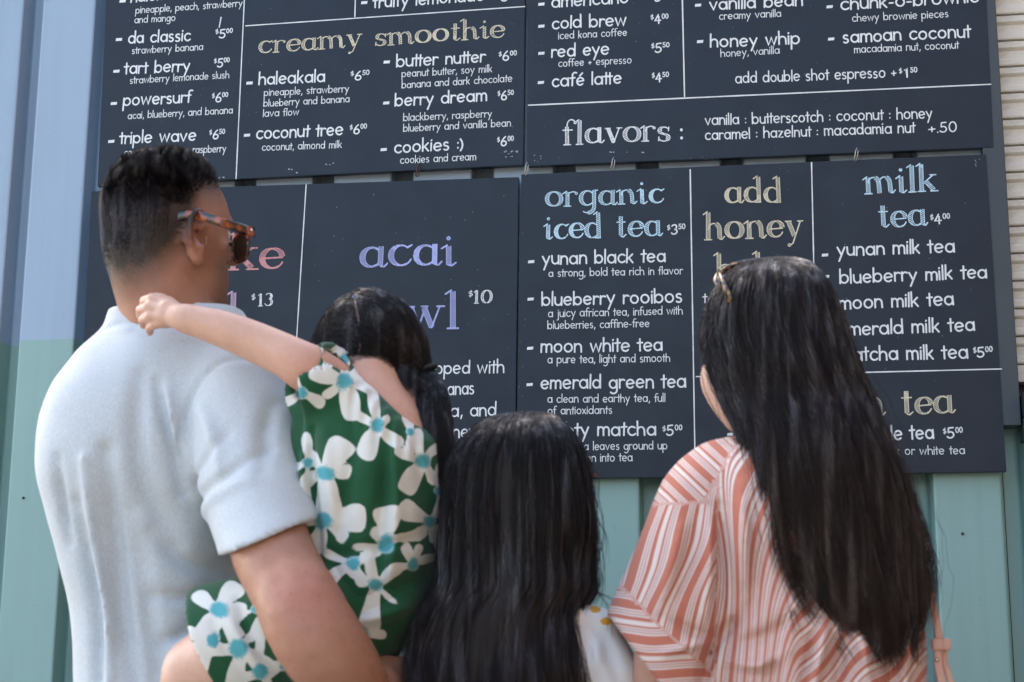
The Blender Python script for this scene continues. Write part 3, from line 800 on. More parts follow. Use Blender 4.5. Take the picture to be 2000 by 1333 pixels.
class Field:
    def __init__(self, lo, hi, step, zsteps=None):
        """Box lo..hi with spacing step; zsteps = list of (z0, z1, step) for finer or coarser bands."""
        ax = [np.arange(lo[i], hi[i] + step, step) for i in range(3)]
        if zsteps:
            z = []
            for z0, z1, s in zsteps:
                z += list(np.arange(z0, z1 - s * 0.01, s))
            ax[2] = np.array(z + [zsteps[-1][1]])
        self.x, self.y, self.z = ax
        self.F = np.full((len(ax[0]), len(ax[1]), len(ax[2])), 1.0, dtype=np.float32)
    def sub(self, lo, hi):
        s = []
        for a, l, h in zip((self.x, self.y, self.z), lo, hi):
            i0 = max(0, np.searchsorted(a, l) - 1); i1 = min(len(a), np.searchsorted(a, h) + 1)
            s.append(slice(i0, max(i0 + 1, i1)))
        return tuple(s), np.meshgrid(self.x[s[0]], self.y[s[1]], self.z[s[2]], indexing='ij')
    def add(self, fn, lo, hi, k=0.02, op='union'):
        m = 2.5 * k + 0.02
        s, g = self.sub([l - m for l in lo], [h + m for h in hi])
        d = fn(*g)
        f = self.F[s]
        if op == 'union':
            h = np.clip(0.5 + 0.5 * (f - d) / k, 0, 1)
            self.F[s] = f * (1 - h) + d * h - k * h * (1 - h)
        elif op == 'cut':
            h = np.clip(0.5 - 0.5 * (f + d) / k, 0, 1)
            self.F[s] = f * (1 - h) - d * h + k * h * (1 - h)
    def cone(self, a, b, ra, rb, k=0.02, op='union', flat=None):
        a = np.asarray(a, float); b = np.asarray(b, float)
        ab = b - a; L2 = ab.dot(ab) + 1e-12
        def fn(x, y, z):
            t = np.clip(((x - a[0]) * ab[0] + (y - a[1]) * ab[1] + (z - a[2]) * ab[2]) / L2, 0, 1)
            dx, dy, dz = x - a[0] - t * ab[0], y - a[1] - t * ab[1], z - a[2] - t * ab[2]
            if flat is not None:
                n, q = flat
                dn = dx * n[0] + dy * n[1] + dz * n[2]
                return np.sqrt(np.maximum(dx**2 + dy**2 + dz**2 - dn**2 + (dn * q)**2, 1e-12)) - (ra + (rb - ra) * t)
            return np.sqrt(dx**2 + dy**2 + dz**2 + 1e-12) - (ra + (rb - ra) * t)
        r = max(ra, rb)
        self.add(fn, np.minimum(a, b) - r, np.maximum(a, b) + r, k, op)
    def chain(self, pts, rads, k=0.02, op='union', n=None):
        p = np.asarray(pts, float)
        if n:
            q = spline(np.c_[p, rads], n); p = q[:, :3]; rads = q[:, 3]
        for i in range(len(p) - 1):
            self.cone(p[i], p[i + 1], rads[i], rads[i + 1], k, op)
    def ell(self, c, r, axes=None, k=0.02, op='union'):
        c = np.asarray(c, float); r = np.asarray(r, float)
        A = np.eye(3) if axes is None else np.array([unit(a) for a in axes])
        def fn(x, y, z):
            d = (x - c[0], y - c[1], z - c[2])
            q = [A[i][0] * d[0] + A[i][1] * d[1] + A[i][2] * d[2] for i in range(3)]
            k0 = np.sqrt(sum((q[i] / r[i])**2 for i in range(3)) + 1e-9)
            k1 = np.sqrt(sum((q[i] / r[i]**2)**2 for i in range(3)) + 1e-9)
            return k0 * (k0 - 1) / k1
        R = max(r); self.add(fn, c - R, c + R, k, op)
    def loft(self, rows, k=0.02, op='union', n=2.3, infl=0.0):
        """rows: (v, uL, uR, yc, ry) in photo pixels / metres, top to bottom."""
        T = loft_table(rows)
        z, cx, rx, cy, ry = T
        def fn(X, Y, Z):
            zz = Z[0, 0, :]
            o = np.argsort(z)
            i = lambda a: hermite(z[o], a[o], zz)[None, None, :]
            CX, RX, CY, RY = i(cx), i(rx) + infl, i(cy), i(ry) + infl
            q = (np.abs((X - CX) / RX)**n + np.abs((Y - CY) / RY)**n + 1e-9)**(1 / n)
            d = (q - 1) * np.minimum(RX, RY)
            over = np.maximum(zz - z.max() - infl, z.min() - infl - zz)[None, None, :]
            return np.maximum(d, over)
        self.add(fn, ((cx - rx).min() - infl, (cy - ry).min() - infl, z.min() - infl), ((cx + rx).max() + infl, (cy + ry).max() + infl, z.max() + infl), k, op)
    def plane(self, p, n, k=0.004, lo=None, hi=None):
        """Keep only the side of the plane through p that n points away from."""
        n = unit(n); p = np.asarray(p, float)
        lo = lo if lo is not None else (self.x[0], self.y[0], self.z[0]); hi = hi if hi is not None else (self.x[-1], self.y[-1], self.z[-1])
        s, g = self.sub(lo, hi)
        d = (g[0] - p[0]) * n[0] + (g[1] - p[1]) * n[1] + (g[2] - p[2]) * n[2]
        f = self.F[s]; h = np.clip(0.5 - 0.5 * (f - d) / k, 0, 1)
        self.F[s] = f * (1 - h) + d * h + k * h * (1 - h)
    def like(self):
        o = Field.__new__(Field); o.x, o.y, o.z = self.x, self.y, self.z; o.F = np.full_like(self.F, 1.0); return o
    def merge(self, other, k=0.02):
        h = np.clip(0.5 + 0.5 * (self.F - other.F) / k, 0, 1)
        self.F = self.F * (1 - h) + other.F * h - k * h * (1 - h)
    def displace(self, fn):
        g = np.meshgrid(self.x, self.y, self.z, indexing='ij')
        m = np.abs(self.F) < 0.04
        self.F[m] += fn(g[0][m], g[1][m], g[2][m]).astype(np.float32)
    def mesh(self):
        F = self.F; F[0], F[-1] = 1, 1; F[:, 0], F[:, -1] = 1, 1; F[:, :, 0], F[:, :, -1] = 1, 1
        ins = F < 0
        nx, ny, nz = F.shape
        c = ins[:-1, :-1, :-1].astype(np.int8)
        for dx, dy, dz in ((1,0,0),(0,1,0),(1,1,0),(0,0,1),(1,0,1),(0,1,1),(1,1,1)):
            c = c + ins[dx:nx-1+dx, dy:ny-1+dy, dz:nz-1+dz]
        act = (c > 0) & (c < 8)
        I, J, K = np.nonzero(act)
        idx = np.full(act.shape, -1, np.int32); idx[I, J, K] = np.arange(len(I))
        acc = np.zeros((len(I), 3)); cnt = np.zeros(len(I))
        X, Y, Z = self.x, self.y, self.z
        cor = [(a, b, d) for a in (0, 1) for b in (0, 1) for d in (0, 1)]
        for a in cor:
            for ax in range(3):
                if a[ax]: continue
                b = list(a); b[ax] = 1
                fa = F[I + a[0], J + a[1], K + a[2]]; fb = F[I + b[0], J + b[1], K + b[2]]
                m = (fa < 0) != (fb < 0)
                t = np.where(m, fa / np.where(m, fa - fb, 1), 0)
                pa = np.stack([X[I + a[0]], Y[J + a[1]], Z[K + a[2]]], 1); pb = np.stack([X[I + b[0]], Y[J + b[1]], Z[K + b[2]]], 1)
                acc += np.where(m[:, None], pa + (pb - pa) * t[:, None], 0); cnt += m
        V = acc / cnt[:, None]
        quads = []
        for ax in range(3):
            sl0 = [slice(None)] * 3; sl1 = [slice(None)] * 3
            sl0[ax] = slice(0, -1); sl1[ax] = slice(1, None)
            A, B = ins[tuple(sl0)], ins[tuple(sl1)]
            ch = A != B
            i, j, k_ = np.nonzero(ch)
            o1, o2 = [(1, 2), (2, 0), (0, 1)][ax]
            P = np.stack([i, j, k_], 1)
            ok = (P[:, o1] > 0) & (P[:, o2] > 0)
            P = P[ok]; a_in = A[P[:, 0], P[:, 1], P[:, 2]]
            def cell(d1, d2):
                Q = P.copy(); Q[:, o1] -= d1; Q[:, o2] -= d2
                return idx[Q[:, 0], Q[:, 1], Q[:, 2]]
            q = np.stack([cell(1, 1), cell(0, 1), cell(0, 0), cell(1, 0)], 1)
            q[~a_in] = q[~a_in][:, ::-1]
            quads.append(q)
        Q = np.concatenate(quads); Q = Q[(Q >= 0).all(1)]
        return V, Q

def relax(V, Q, it=3, lam=0.5):
    """Light smoothing over the quad edges."""
    E = np.concatenate([Q[:, [0, 1]], Q[:, [1, 2]], Q[:, [2, 3]], Q[:, [3, 0]]]); E = np.concatenate([E, E[:, ::-1]])
    n = np.bincount(E[:, 0], minlength=len(V)).astype(float)[:, None]; n[n == 0] = 1
    for _ in range(it):
        for l in (lam, -lam * 1.03):
            A = np.stack([np.bincount(E[:, 0], V[E[:, 1], c], len(V)) for c in range(3)], 1) / n
            V = V + l * (A - V)
    return V

def loft_table(rows):
    z, cx, rx, cy, ry = [], [], [], [], []
    for v, uL, uR, yc, r in rows:
        a, b = at(uL, v, yc), at(uR, v, yc)
        z.append((a[2] + b[2]) / 2); cx.append((a[0] + b[0]) / 2); rx.append((b[0] - a[0]) / 2); cy.append(yc); ry.append(r)
    return [np.array(q) for q in (z, cx, rx, cy, ry)]

_NOISE_DIRS = rng.normal(size=(24, 3)); _NOISE_PH = rng.uniform(0, 6.28, 24)
def wob(x, y, z, f, seed=0, n=5):
    """Cheap smooth noise: a few crossed sine waves."""
    s = 0
    for i in range(n):
        d = _NOISE_DIRS[(seed * 5 + i) % 24]
        s = s + np.sin(f * (d[0] * x + d[1] * y + d[2] * z) + _NOISE_PH[(seed * 3 + i) % 24])
    return s / n

def creases(lines, gain=2.0):
    """Fold strokes: (points, amplitude, width); positive amplitude = groove, negative = ridge."""
    S = np.array([1.0, 0.12, 1.0])                # folds run through the cloth: depth hardly counts
    LN = []
    for pts, amp, w in lines:
        if w > .005: w, am = w * .72, amp * gain
        else: w, am = max(w, .0042), amp * 1.4
        p = spline(pts, max(6, 4 * len(pts))); n = len(p)
        tt = np.linspace(0, 1, n)
        LN.append((p, am * np.sin(np.pi * np.clip(tt, .08, .92)) ** .5, w))
    def fn(x, y, z):
        P = np.stack([x, y, z], 1)
        out = np.zeros(len(P))
        for p, am, w in LN:
            lo, hi = p.min(0) - (3 * w, .12, 3 * w), p.max(0) + (3 * w, .12, 3 * w)
            near = np.nonzero(((P > lo) & (P < hi)).all(1))[0]
            if not len(near): continue
            Q = P[near]; best = np.full(len(near), 9.0); val = np.zeros(len(near))
            for i in range(len(p) - 1):
                q = (Q - p[i]) * S; ab = (p[i + 1] - p[i]) * S
                t = np.clip((q @ ab) / (ab @ ab + 1e-12), 0, 1)
                d2 = ((q - t[:, None] * ab)**2).sum(1)
                m = d2 < best
                best[m] = d2[m]; val[m] = (am[i] + (am[i + 1] - am[i]) * t)[m]
            out[near] += val * np.exp(-best / (w * w))
        return out
    return fn

# ------------------------------------------------------------------ skin, cloth and hair materials
def skin_material(name, col, red=(0.50, 0.20, 0.14)):
    m = node_mat(name, col, 0.5, spec=0.35, sss=0.06)
    t = NT(m)
    n = t.noise(14, 4, 0.6); n2 = t.noise(300, 2, 0.6)
    base = t.mix(t.ramp(n, 0.35, 0.75), tuple(c * 1.06 for c in col), tuple(c * 0.86 for c in col))
    base = t.mix(t.math('MULTIPLY', t.attr('flush').outputs['Fac'], 0.6), base, red)
    base = t.mix(t.math('MULTIPLY', t.ramp(n2, 0.45, 0.8), 0.18), base, tuple(c * 0.6 for c in col))
    mot = t.noise(55, 5, 0.7)
    base = t.mix(t.math('MULTIPLY', t.ramp(mot, 0.45, 0.72), 0.30), base, (col[0] * .92, col[1] * .68, col[2] * .62))
    fr = t.ramp(t.noise(170, 1, 0.4), 0.74, 0.78)
    base = t.mix(t.math('MULTIPLY', fr, 0.35), base, tuple(c * 0.45 for c in col))
    t.link(t.math('ADD', t.math('MULTIPLY', mot, 0.3), 0.34), t.b.inputs['Roughness'])
    st = t.attr('stubble').outputs['Fac']
    sn = t.noise(420, 2, 0.7)
    f = t.math('MULTIPLY', st, t.math('ADD', t.math('MULTIPLY', sn, 1.0), 0.62), clamp=True)
    base = t.mix(f, base, (0.022, 0.017, 0.014))
    t.link(base, t.b.inputs['Base Color'])
    t.link(t.bump(n2, 0.35, 0.0008, t.bump(t.noise(40, 4, .6), .25, .003)), t.b.inputs['Normal'])
    return m

def hair_material(name, melanin=0.93, redness=0.7, rough=0.32, tip=None, streak=False):
    m = bpy.data.materials.new(name); m.use_nodes = True
    t = m.node_tree; b = t.nodes['Principled BSDF']; t.nodes.remove(b)
    h = t.nodes.new('ShaderNodeBsdfHairPrincipled')
    h.parametrization = 'MELANIN'
    h.inputs['Melanin'].default_value = melanin
    h.inputs['Melanin Redness'].default_value = redness
    h.inputs['Roughness'].default_value = rough
    h.inputs['Radial Roughness'].default_value = rough
    h.inputs['Random Color'].default_value = 0.35
    h.inputs['Random Roughness'].default_value = 0.3
    out = [n for n in t.nodes if n.type == 'OUTPUT_MATERIAL'][0]
    if streak:      # locks differ in gloss and tone
        geo = t.nodes.new('ShaderNodeNewGeometry'); mp = t.nodes.new('ShaderNodeMapping'); mp.inputs['Scale'].default_value = (85, 85, 3.0)
        no = t.nodes.new('ShaderNodeTexNoise'); no.inputs['Scale'].default_value = 1.0; no.inputs['Detail'].default_value = 3
        t.links.new(geo.outputs['Position'], mp.inputs['Vector']); t.links.new(mp.outputs[0], no.inputs['Vector'])
        r1 = t.nodes.new('ShaderNodeMapRange'); r1.inputs['From Min'].default_value = 0.36; r1.inputs['From Max'].default_value = 0.64
        r1.inputs['To Min'].default_value = 0.16; r1.inputs['To Max'].default_value = 0.62
        t.links.new(no.outputs[0], r1.inputs['Value']); t.links.new(r1.outputs[0], h.inputs['Roughness'])
    if tip is not None:
        ci = t.nodes.new('ShaderNodeHairInfo')
        mr = t.nodes.new('ShaderNodeMapRange')
        mr.inputs['From Min'].default_value = 0.45; mr.inputs['From Max'].default_value = 1.0
        mr.inputs['To Min'].default_value = melanin; mr.inputs['To Max'].default_value = tip
        t.links.new(ci.outputs['Intercept'], mr.inputs['Value']); t.links.new(mr.outputs[0], h.inputs['Melanin'])
    t.links.new(h.outputs[0], out.inputs['Surface'])
    return m
black_hair_m = hair_material('black_hair', 0.985, 0.5, 0.26, streak=True)
brown_hair_m = hair_material('dark_brown_hair', 0.985, 0.75, 0.22, tip=0.90, streak=True)
def glossy_hair(name, root, tip, r0=0.24, r1=0.58, spec=0.5):
    m = node_mat(name, root, 0.35, spec=spec)
    t = NT(m)
    hi = t.node('ShaderNodeHairInfo')
    geo = t.node('ShaderNodeNewGeometry')
    mp = t.node('ShaderNodeMapping'); mp.inputs['Scale'].default_value = (62, 62, 3.4)
    t.link(geo.outputs['Position'], mp.inputs['Vector'])
    no = t.noise(1.0, 3, 0.6, mp.outputs[0])
    c = t.mix(t.math('MULTIPLY', t.ramp(hi.outputs['Intercept'], 0.35, 1.0), t.ramp(no, 0.3, 0.7)), root, tip)
    c = t.mix(t.math('MULTIPLY', hi.outputs['Random'], 0.5), c, tuple(a * 1.7 for a in root))
    sheen_streak = t.ramp(no, 0.50, 0.70)
    c = t.mix(t.math('MULTIPLY', sheen_streak, 0.85), c, (root[0] * 5.0, root[1] * 4.6, root[2] * 4.8))  # sheen highlights put into the base colour as lighter streaks
    t.link(c, t.b.inputs['Base Color'])
    t.link(t.math('ADD', t.math('MULTIPLY', sheen_streak, 0.75), 0.22), t.b.inputs['Specular IOR Level'])
    mr = t.ramp(no, 0.64, 0.36)
    t.link(t.math('ADD', t.math('MULTIPLY', mr, r1 - r0), r0), t.b.inputs['Roughness'])
    return m
black_hair_m = glossy_hair('black_hair', (0.0075, 0.0065, 0.0070), (0.022, 0.013, 0.010))
brown_hair_m = glossy_hair('dark_brown_hair', (0.0105, 0.0080, 0.0078), (0.052, 0.022, 0.013))
def mass_material():
    m = node_mat('hair_mass', (0.010, 0.0085, 0.008), 0.6, spec=0.2)
    t = NT(m)
    m_ = t.noise(1.0, 4, 0.6, t.coord(scale=(260, 260, 6)))
    t.link(t.mix(m_, (0.006, 0.005, 0.005), (0.020, 0.015, 0.013)), t.b.inputs['Base Color'])
    t.link(t.bump(m_, 0.6, 0.003), t.b.inputs['Normal'])
    return m
mass_m = mass_material()

def strands(name, curves, mat, root_r=0.00035, tip_r=0.00012):
    """curves: array (n, k, 3) or list of (k,3) arrays -> one hair curves object."""
    sizes = [len(c) for c in curves]
    h = bpy.data.hair_curves.new(name)
    h.add_curves(sizes)
    pos = np.concatenate(curves).astype(np.float32)
    h.attributes['position'].data.foreach_set('vector', pos.ravel()) if 'position' in h.attributes else h.points.foreach_set('position', pos.ravel())
    rad = np.concatenate([np.linspace(root_r, tip_r, s)**1.0 for s in sizes]).astype(np.float32)
    if 'radius' not in h.attributes: h.attributes.new('radius', 'FLOAT', 'POINT')
    h.attributes['radius'].data.foreach_set('value', rad)
    return link_obj(name, h, mat)
# ------------------------------------------------------------------ people: shared head
def frame(az, pitch=0, roll=0):
    """right, forward, up axes of a head facing azimuth az (from +Y towards +X), degrees."""
    a, p, r = map(math.radians, (az, pitch, roll))
    f = np.array([math.sin(a) * math.cos(p), math.cos(a) * math.cos(p), math.sin(p)])
    rt = np.array([math.cos(a), -math.sin(a), 0.0])
    u = np.cross(rt, f)
    rt, u = rt * math.cos(r) + u * math.sin(r), u * math.cos(r) - rt * math.sin(r)
    return np.array([rt, f, u])

def add_head(F, C, A, s=1.0, child=False, ears=(True, True), k=0.012, edx=(0, 0), es=1.0):
    C = np.asarray(C, float)
    L = lambda r, f, u: C + (A[0] * r + A[1] * f + A[2] * u) * s
    F.ell(C + A[2] * 0.008 * s, (.078 * s, .100 * s, .098 * s), A, k=.02)
    F.ell(L(0, -.034, .0), (.070 * s, .068 * s, .085 * s), A, k=.02)
    F.ell(L(0, .030, -.055), (.062 * s, .066 * s, .078 * s), A, k=.02)
    F.ell(L(0, .048, -.092), (.050 * s, .046 * s, .036 * s), A, k=.02)
    F.ell(L(0, .082, -.116), (.020 * s, .018 * s, .016 * s), A, k=.015)
    for sd in (-1, 1):
        F.cone(L(.052 * sd, -.002, -.070), L(.020 * sd, .070, -.116), .016 * s, .014 * s, k=.018)
        F.ell(L(.040 * sd, .066, -.042), (.022 * s, .020 * s, .016 * s), A, k=.014)
        F.ell(L(.031 * sd, .096, -.012), (.016 * s, .014 * s, .011 * s), A, k=.010, op='cut')
        F.cone(L(.016 * sd, .094, .010), L(.042 * sd, .084, .008), .008 * s, .006 * s, k=.010)
    F.chain([L(0, .094, .0), L(0, .108, -.022), L(0, .118, -.042)], [.007 * s, .008 * s, .011 * s], k=.008)
    for sd in (-1, 1):
        F.ell(L(.011 * sd, .110, -.045), (.007 * s, .008 * s, .006 * s), A, k=.005)
    F.cone(L(-.019, .090, -.076), L(.019, .090, -.076), .0065 * s, .0065 * s, k=.007)
    F.cone(L(-.015, .090, -.084), L(.015, .090, -.084), .007 * s, .007 * s, k=.007)
    F.cone(L(-.024, .096, -.080), L(.024, .096, -.080), .0018 * s, .0018 * s, k=.003, op='cut')
    for sd, on in zip((-1, 1), ears):
        if not on: continue
        e = lambda r, f, u: L(sd * (.079 + r * es), f * es + edx[0], u * es + edx[1])
        # auricle: plate, rim, lobe, hollow
        F.ell(e(.006, -.008, -.014), (.006 * s, .017 * s * es, .030 * s * es), [unit(A[0] * sd + A[1] * -.45), unit(A[1] + A[0] * sd * .45), A[2]], k=.005)
        F.chain([e(-.002, .008, .002), e(.008, .006, .018), e(.015, -.010, .022), e(.019, -.022, .008), e(.017, -.022, -.012), e(.010, -.012, -.030), e(.004, -.002, -.042), e(.001, .004, -.036)],
                [.0035 * s, .0042 * s, .0048 * s, .005 * s, .0048 * s, .0046 * s, .0075 * s, .004 * s], k=.004, n=20)
        F.ell(e(.011, -.002, -.010), (.006 * s, .010 * s, .012 * s), A, k=.004, op='cut')
        F.cone(e(.004, .010, -.010), e(.004, .007, -.022), .0045 * s, .004 * s, k=.003)
    return L

def hand(F, wrist, d, side, n, s=1.0, curl=0.9, thumb=1):
    """Hand from the wrist along d; side = across the palm towards the thumb; n = out of the back of the hand."""
    d, side = unit(d), unit(side); n = unit(n)
    w = np.asarray(wrist, float)
    p = lambda a, b, c: w + (d * a + side * b + n * c) * s
    F.cone(p(.005, .0, 0), p(.045, .008, .002), .024 * s, .028 * s, k=.012, flat=(n, 1.7))
    F.cone(p(.050, .012, .002), p(.085, .012, .004), .032 * s, .036 * s, k=.012, flat=(n, 2.6))
    for i, (off, ln) in enumerate(((.034, .92), (.012, 1.0), (-.010, .95), (-.030, .78))):
        a = p(.084, off, .004)
        pts = [a]; ang = 0.15; q = a
        for j, seg in enumerate((.042, .027, .021)):
            ang += curl * (0.75, 0.95, 0.6)[j]
            q = q + (d * math.cos(ang) - n * math.sin(ang)) * seg * ln * s
            pts.append(q)
        F.chain(pts, [.0098 * s, .0088 * s, .0080 * s, .0068 * s], k=.0035)
    t0 = p(.020, .026 * thumb, -.004); t1 = p(.048, .052 * thumb, -.014); t2 = p(.075, .056 * thumb, -.026); t3 = p(.094, .046 * thumb, -.036)
    F.chain([t0, t1, t2, t3], [.015 * s, .012 * s, .0105 * s, .008 * s], k=.006)

def simple_legs(F, hipL, hipR, s=1.0, ground=0.0):
    for h in (hipL, hipR):
        h = np.asarray(h, float)
        knee = np.array([h[0], h[1] + .01, h[2] * .54]); ank = np.array([h[0] + .0, h[1] - .02, .075])
        F.cone(h, knee, .085 * s, .052 * s, k=.03); F.chain([knee, (knee * .62 + ank * .38) - np.array([0, .012, 0]), ank], [.050 * s, .054 * s, .034 * s], k=.02)
        F.cone(ank + (0, -.03, -.035), ank + (.02, .13, -.045), .034 * s, .028 * s, k=.015)

def shoe(hip, s, mat, root):
    F = Field((hip[0] - .12, hip[1] - .16, -.01), (hip[0] + .14, hip[1] + .24, .16), .008)
    ank = np.array([hip[0], hip[1] - .02, .075])
    F.chain([ank + (0, -.045, -.030), ank + (.01, .05, -.032), ank + (.025, .15, -.040)], [.044 * s, .046 * s, .040 * s], k=.02)
    F.cone(ank, ank + (0, 0, .03), .044 * s, .042 * s, k=.02)
    F.plane((0, 0, .002), (0, 0, -1), k=.003); F.plane((0, 0, .125), (0, 0, 1), k=.003)
    V, Q = F.mesh()
    adopt(mesh_obj('shoe', V, Q, mat, smooth=True), root)

def eye_pair(L, root, s=1.0):
    for sd in (-1, 1):
        bm = bmesh.new()
        bmesh.ops.create_uvsphere(bm, u_segments=16, v_segments=10, radius=.0115 * s, matrix=Matrix.Translation(L(.031 * sd, .080, -.012)))
        adopt(bm_obj('eye', bm, eye_m, smooth=True), root)
eye_m = node_mat('eye', (0.55, 0.50, 0.46), 0.15)

# ------------------------------------------------------------------ the man
MY = 2.42
man_skin = skin_material('tanned_skin', (0.36, 0.178, 0.112), red=(0.37, 0.100, 0.060))
mC = at(328, 440, MY)
mA = frame(38, 4, 0)
man = empty('person', (at(330, 1333, MY)[0], MY, 0.0), 'man in a pale grey t-shirt and sunglasses carrying a small girl', 'man')
man_rows = [(1000, 150, 470, MY, .125), (1100, 152, 452, MY, .118), (1250, 172, 428, MY, .115), (1400, 172, 425, MY, .125), (1560, 178, 420, MY, .13)]
Ssh = at(480, 800, 2.345); Sel = at(576, 1165, 2.150)
wr = at(722, 1372, 2.22)
Lsh = at(185, 800, 2.45)
Lel = at(195, 1010, 2.62)

Fm = Field((-1.42, 2.05, 0.0), (.05, 2.95, 1.85), .0075, [(0.0, 1.0, .014), (1.0, 1.50, .0065), (1.50, 1.86, .0045)])
# torso
Fm.loft([(655, 240, 440, MY + .01, .055), (720, 170, 510, MY, .085), (800, 120, 540, MY, .11)] + man_rows, k=.03, infl=-.024)
Fm.cone(at(335, 640, MY + .015), mC - mA[2] * .06 - mA[1] * .035, .070, .062, k=.025)
Fm.cone(at(345, 660, MY + .0), mC - mA[2] * .05 - mA[1] * .045, .070, .060, k=.03)
Lm = add_head(Fm, mC, mA, 1.09, edx=(.004, -.024), es=1.17)
# right arm (nearer the camera) under the small girl, left arm forward
Fm.cone(at(440, 770, MY), Ssh, .070, .062, k=.03)
Fm.chain([Ssh, at(496, 940, 2.28), at(525, 1060, 2.212), Sel], [.058, .052, .0535, .051], k=.02, n=10)
Fm.ell(at(592, 1172, 2.135), (.035, .03, .045), k=.025)
Fm.ell(at(560, 1195, 2.140), (.026, .022, .026), k=.02)
Fm.chain([Sel, at(606, 1225, 2.125), at(655, 1295, 2.13), wr], [.049, .0525, .050, .032], k=.02, n=10)
hd = unit(at(765, 1345, 2.40) - wr)
hand(Fm, wr, unit(at(800, 1330, 2.34) - wr), (-.15, .35, .9), unit(np.array([.55, -.8, .1])), 1.0, curl=.75, thumb=1)
Fm.cone(at(200, 780, MY + .02), Lsh, .060, .048, k=.03)
Fm.chain([Lsh, Lel, at(330, 1120, 2.74)], [.048, .042, .034], k=.02)
Fm.cone(at(330, 1120, 2.74), at(520, 1120, 2.66), .036, .028, k=.02)
hand(Fm, at(520, 1120, 2.66), (1, -.1, .0), (0, 0, 1), (.1, 1, 0), 1.0, curl=.5)
hipL, hipR = at(245, 1580, MY), at(360, 1580, MY)
simple_legs(Fm, hipL, hipR)
ce = creases([([at(548, 1172, 2.1), at(580, 1195, 2.1), at(622, 1190, 2.1)], .0011, .0055), ([at(540, 1196, 2.1), at(580, 1214, 2.1), at(630, 1208, 2.1)], .0010, .0055), ([at(600, 1075, 2.1), at(618, 1120, 2.1), at(622, 1160, 2.1)], -.0016, .010),
              ([at(640, 1230, 2.1), at(672, 1280, 2.1), at(700, 1340, 2.1)], -.0009, .006), ([at(520, 1070, 2.2), at(545, 1120, 2.1), at(562, 1165, 2.1)], .0016, .014), ([at(300, 585, 2.3), at(360, 590, 2.3), at(420, 570, 2.3)], .0008, .005)], 1.4)
Fm.displace(lambda x, y, z: ce(x, y, z) - .0012 * wob(x, y, z, 90, 1) * (z < 1.5))
V, Q = Fm.mesh(); V = relax(V, Q, 2)
body = mesh_obj('body', V, Q, man_skin, smooth=True)
adopt(body, man)
# hair density and colour of the scalp in head coordinates
q = (V - mC) @ mA.T
bf = np.array([-.13, -.085, -.05, -.020, .004, .018, .040, .064, .080, .092, .11])
bu = np.array([-.132, -.128, -.098, -.054, .002, .022, .030, .040, .056, .064, .072])
bline = np.interp(q[:, 1], bf, bu)
h = q[:, 2] - bline
headz = (q[:, 2] > -.165)
st = np.clip(h / .070 + .30, 0, 1) * headz
nz = wob(V[:, 0], V[:, 1], V[:, 2], 120, 2)
st = np.clip(st * (1 + .12 * nz), 0, 1)
beard = np.clip((q[:, 1] - .035) / .03, 0, 1) * np.clip((-.060 - q[:, 2]) / .02, 0, 1) * (q[:, 2] > -.15) * .35
set_attr(body, 'stubble', np.maximum(st * .92, beard))
ear = np.exp(-((q[:, 1] + .012)**2 + (q[:, 2] + .032)**2) / .028**2) * np.clip((np.abs(q[:, 0]) - .078) / .008, 0, 1)
elb = np.exp(-((V - at(600, 1170, 2.1))**2).sum(1) / .05**2)
set_attr(body, 'flush', np.clip(ear * 1.0 + .8 * elb + .25 * np.exp(-((V - at(380, 560, 2.34))**2).sum(1) / .07**2), 0, 1))
eye_pair(Lm, man, 1.03)
# fine hairs on the forearm and upper arm
Va = V; fnv = np.cross(Va[Q[:, 2]] - Va[Q[:, 0]], Va[Q[:, 3]] - Va[Q[:, 1]]); fnv /= np.linalg.norm(fnv, axis=1)[:, None]
fc_ = Va[Q].mean(1); u_, v_ = 1000 + ((fc_ - CAM) @ CR)[:, 0] / -((fc_ - CAM) @ CR)[:, 2] * F_PX, 666.5 - ((fc_ - CAM) @ CR)[:, 1] / -((fc_ - CAM) @ CR)[:, 2] * F_PX
sel = np.nonzero((u_ > 430) & (v_ > 1080) & (fc_[:, 1] < 2.25) & (fnv[:, 1] < .3))[0]
ra = np.random.default_rng(9); sel = ra.choice(sel, 1500)
dn = unit(at(680, 1320, 2.15) - at(560, 1120, 2.15))
arm_h = []
for i in sel:
    p0 = fc_[i] + ra.normal(0, .002, 3); d_ = unit(dn * .9 + fnv[i] * .55 + ra.normal(0, .25, 3)); L_ = ra.uniform(.004, .010)
    arm_h.append(np.array([p0 + d_ * L_ * q_ - fnv[i] * .2 * L_ * q_**2 for q_ in (0, .35, .7, 1)]))
adopt(strands('arm_hair', arm_h, hair_material('arm_hair_brown', 0.8, 0.6, 0.4), .00008, .00003), man)
# t-shirt: own surface over the torso, sleeves cut open at the hems
shirt_m = node_mat('heather_grey_jersey', (0.60, 0.62, 0.62), 0.9, spec=0.15, sheen=0.3)
t = NT(shirt_m)
hz = t.noise(1.0, 3, 0.75, t.coord(scale=(520, 520, 150)))
cl = t.mix(t.ramp(hz, 0.3, 0.7), (0.40, 0.435, 0.445), (0.545, 0.59, 0.60))
cl = t.mix(t.math('MULTIPLY', t.ramp(t.noise(30, 4, 0.7), 0.4, 0.8), 0.25), cl, (0.42, 0.455, 0.46))
t.link(cl, t.b.inputs['Base Color'])
t.link(t.bump(t.noise(700, 2, 0.7), 0.10, 0.0005, t.bump(t.noise(28, 3, 0.5), 0.12, 0.004)), t.b.inputs['Normal'])
Fs = Field((-1.42, 2.06, .78), (.0, 2.80, 1.62), .0062, [(.78, 1.0, .012), (1.0, 1.62, .0055)])
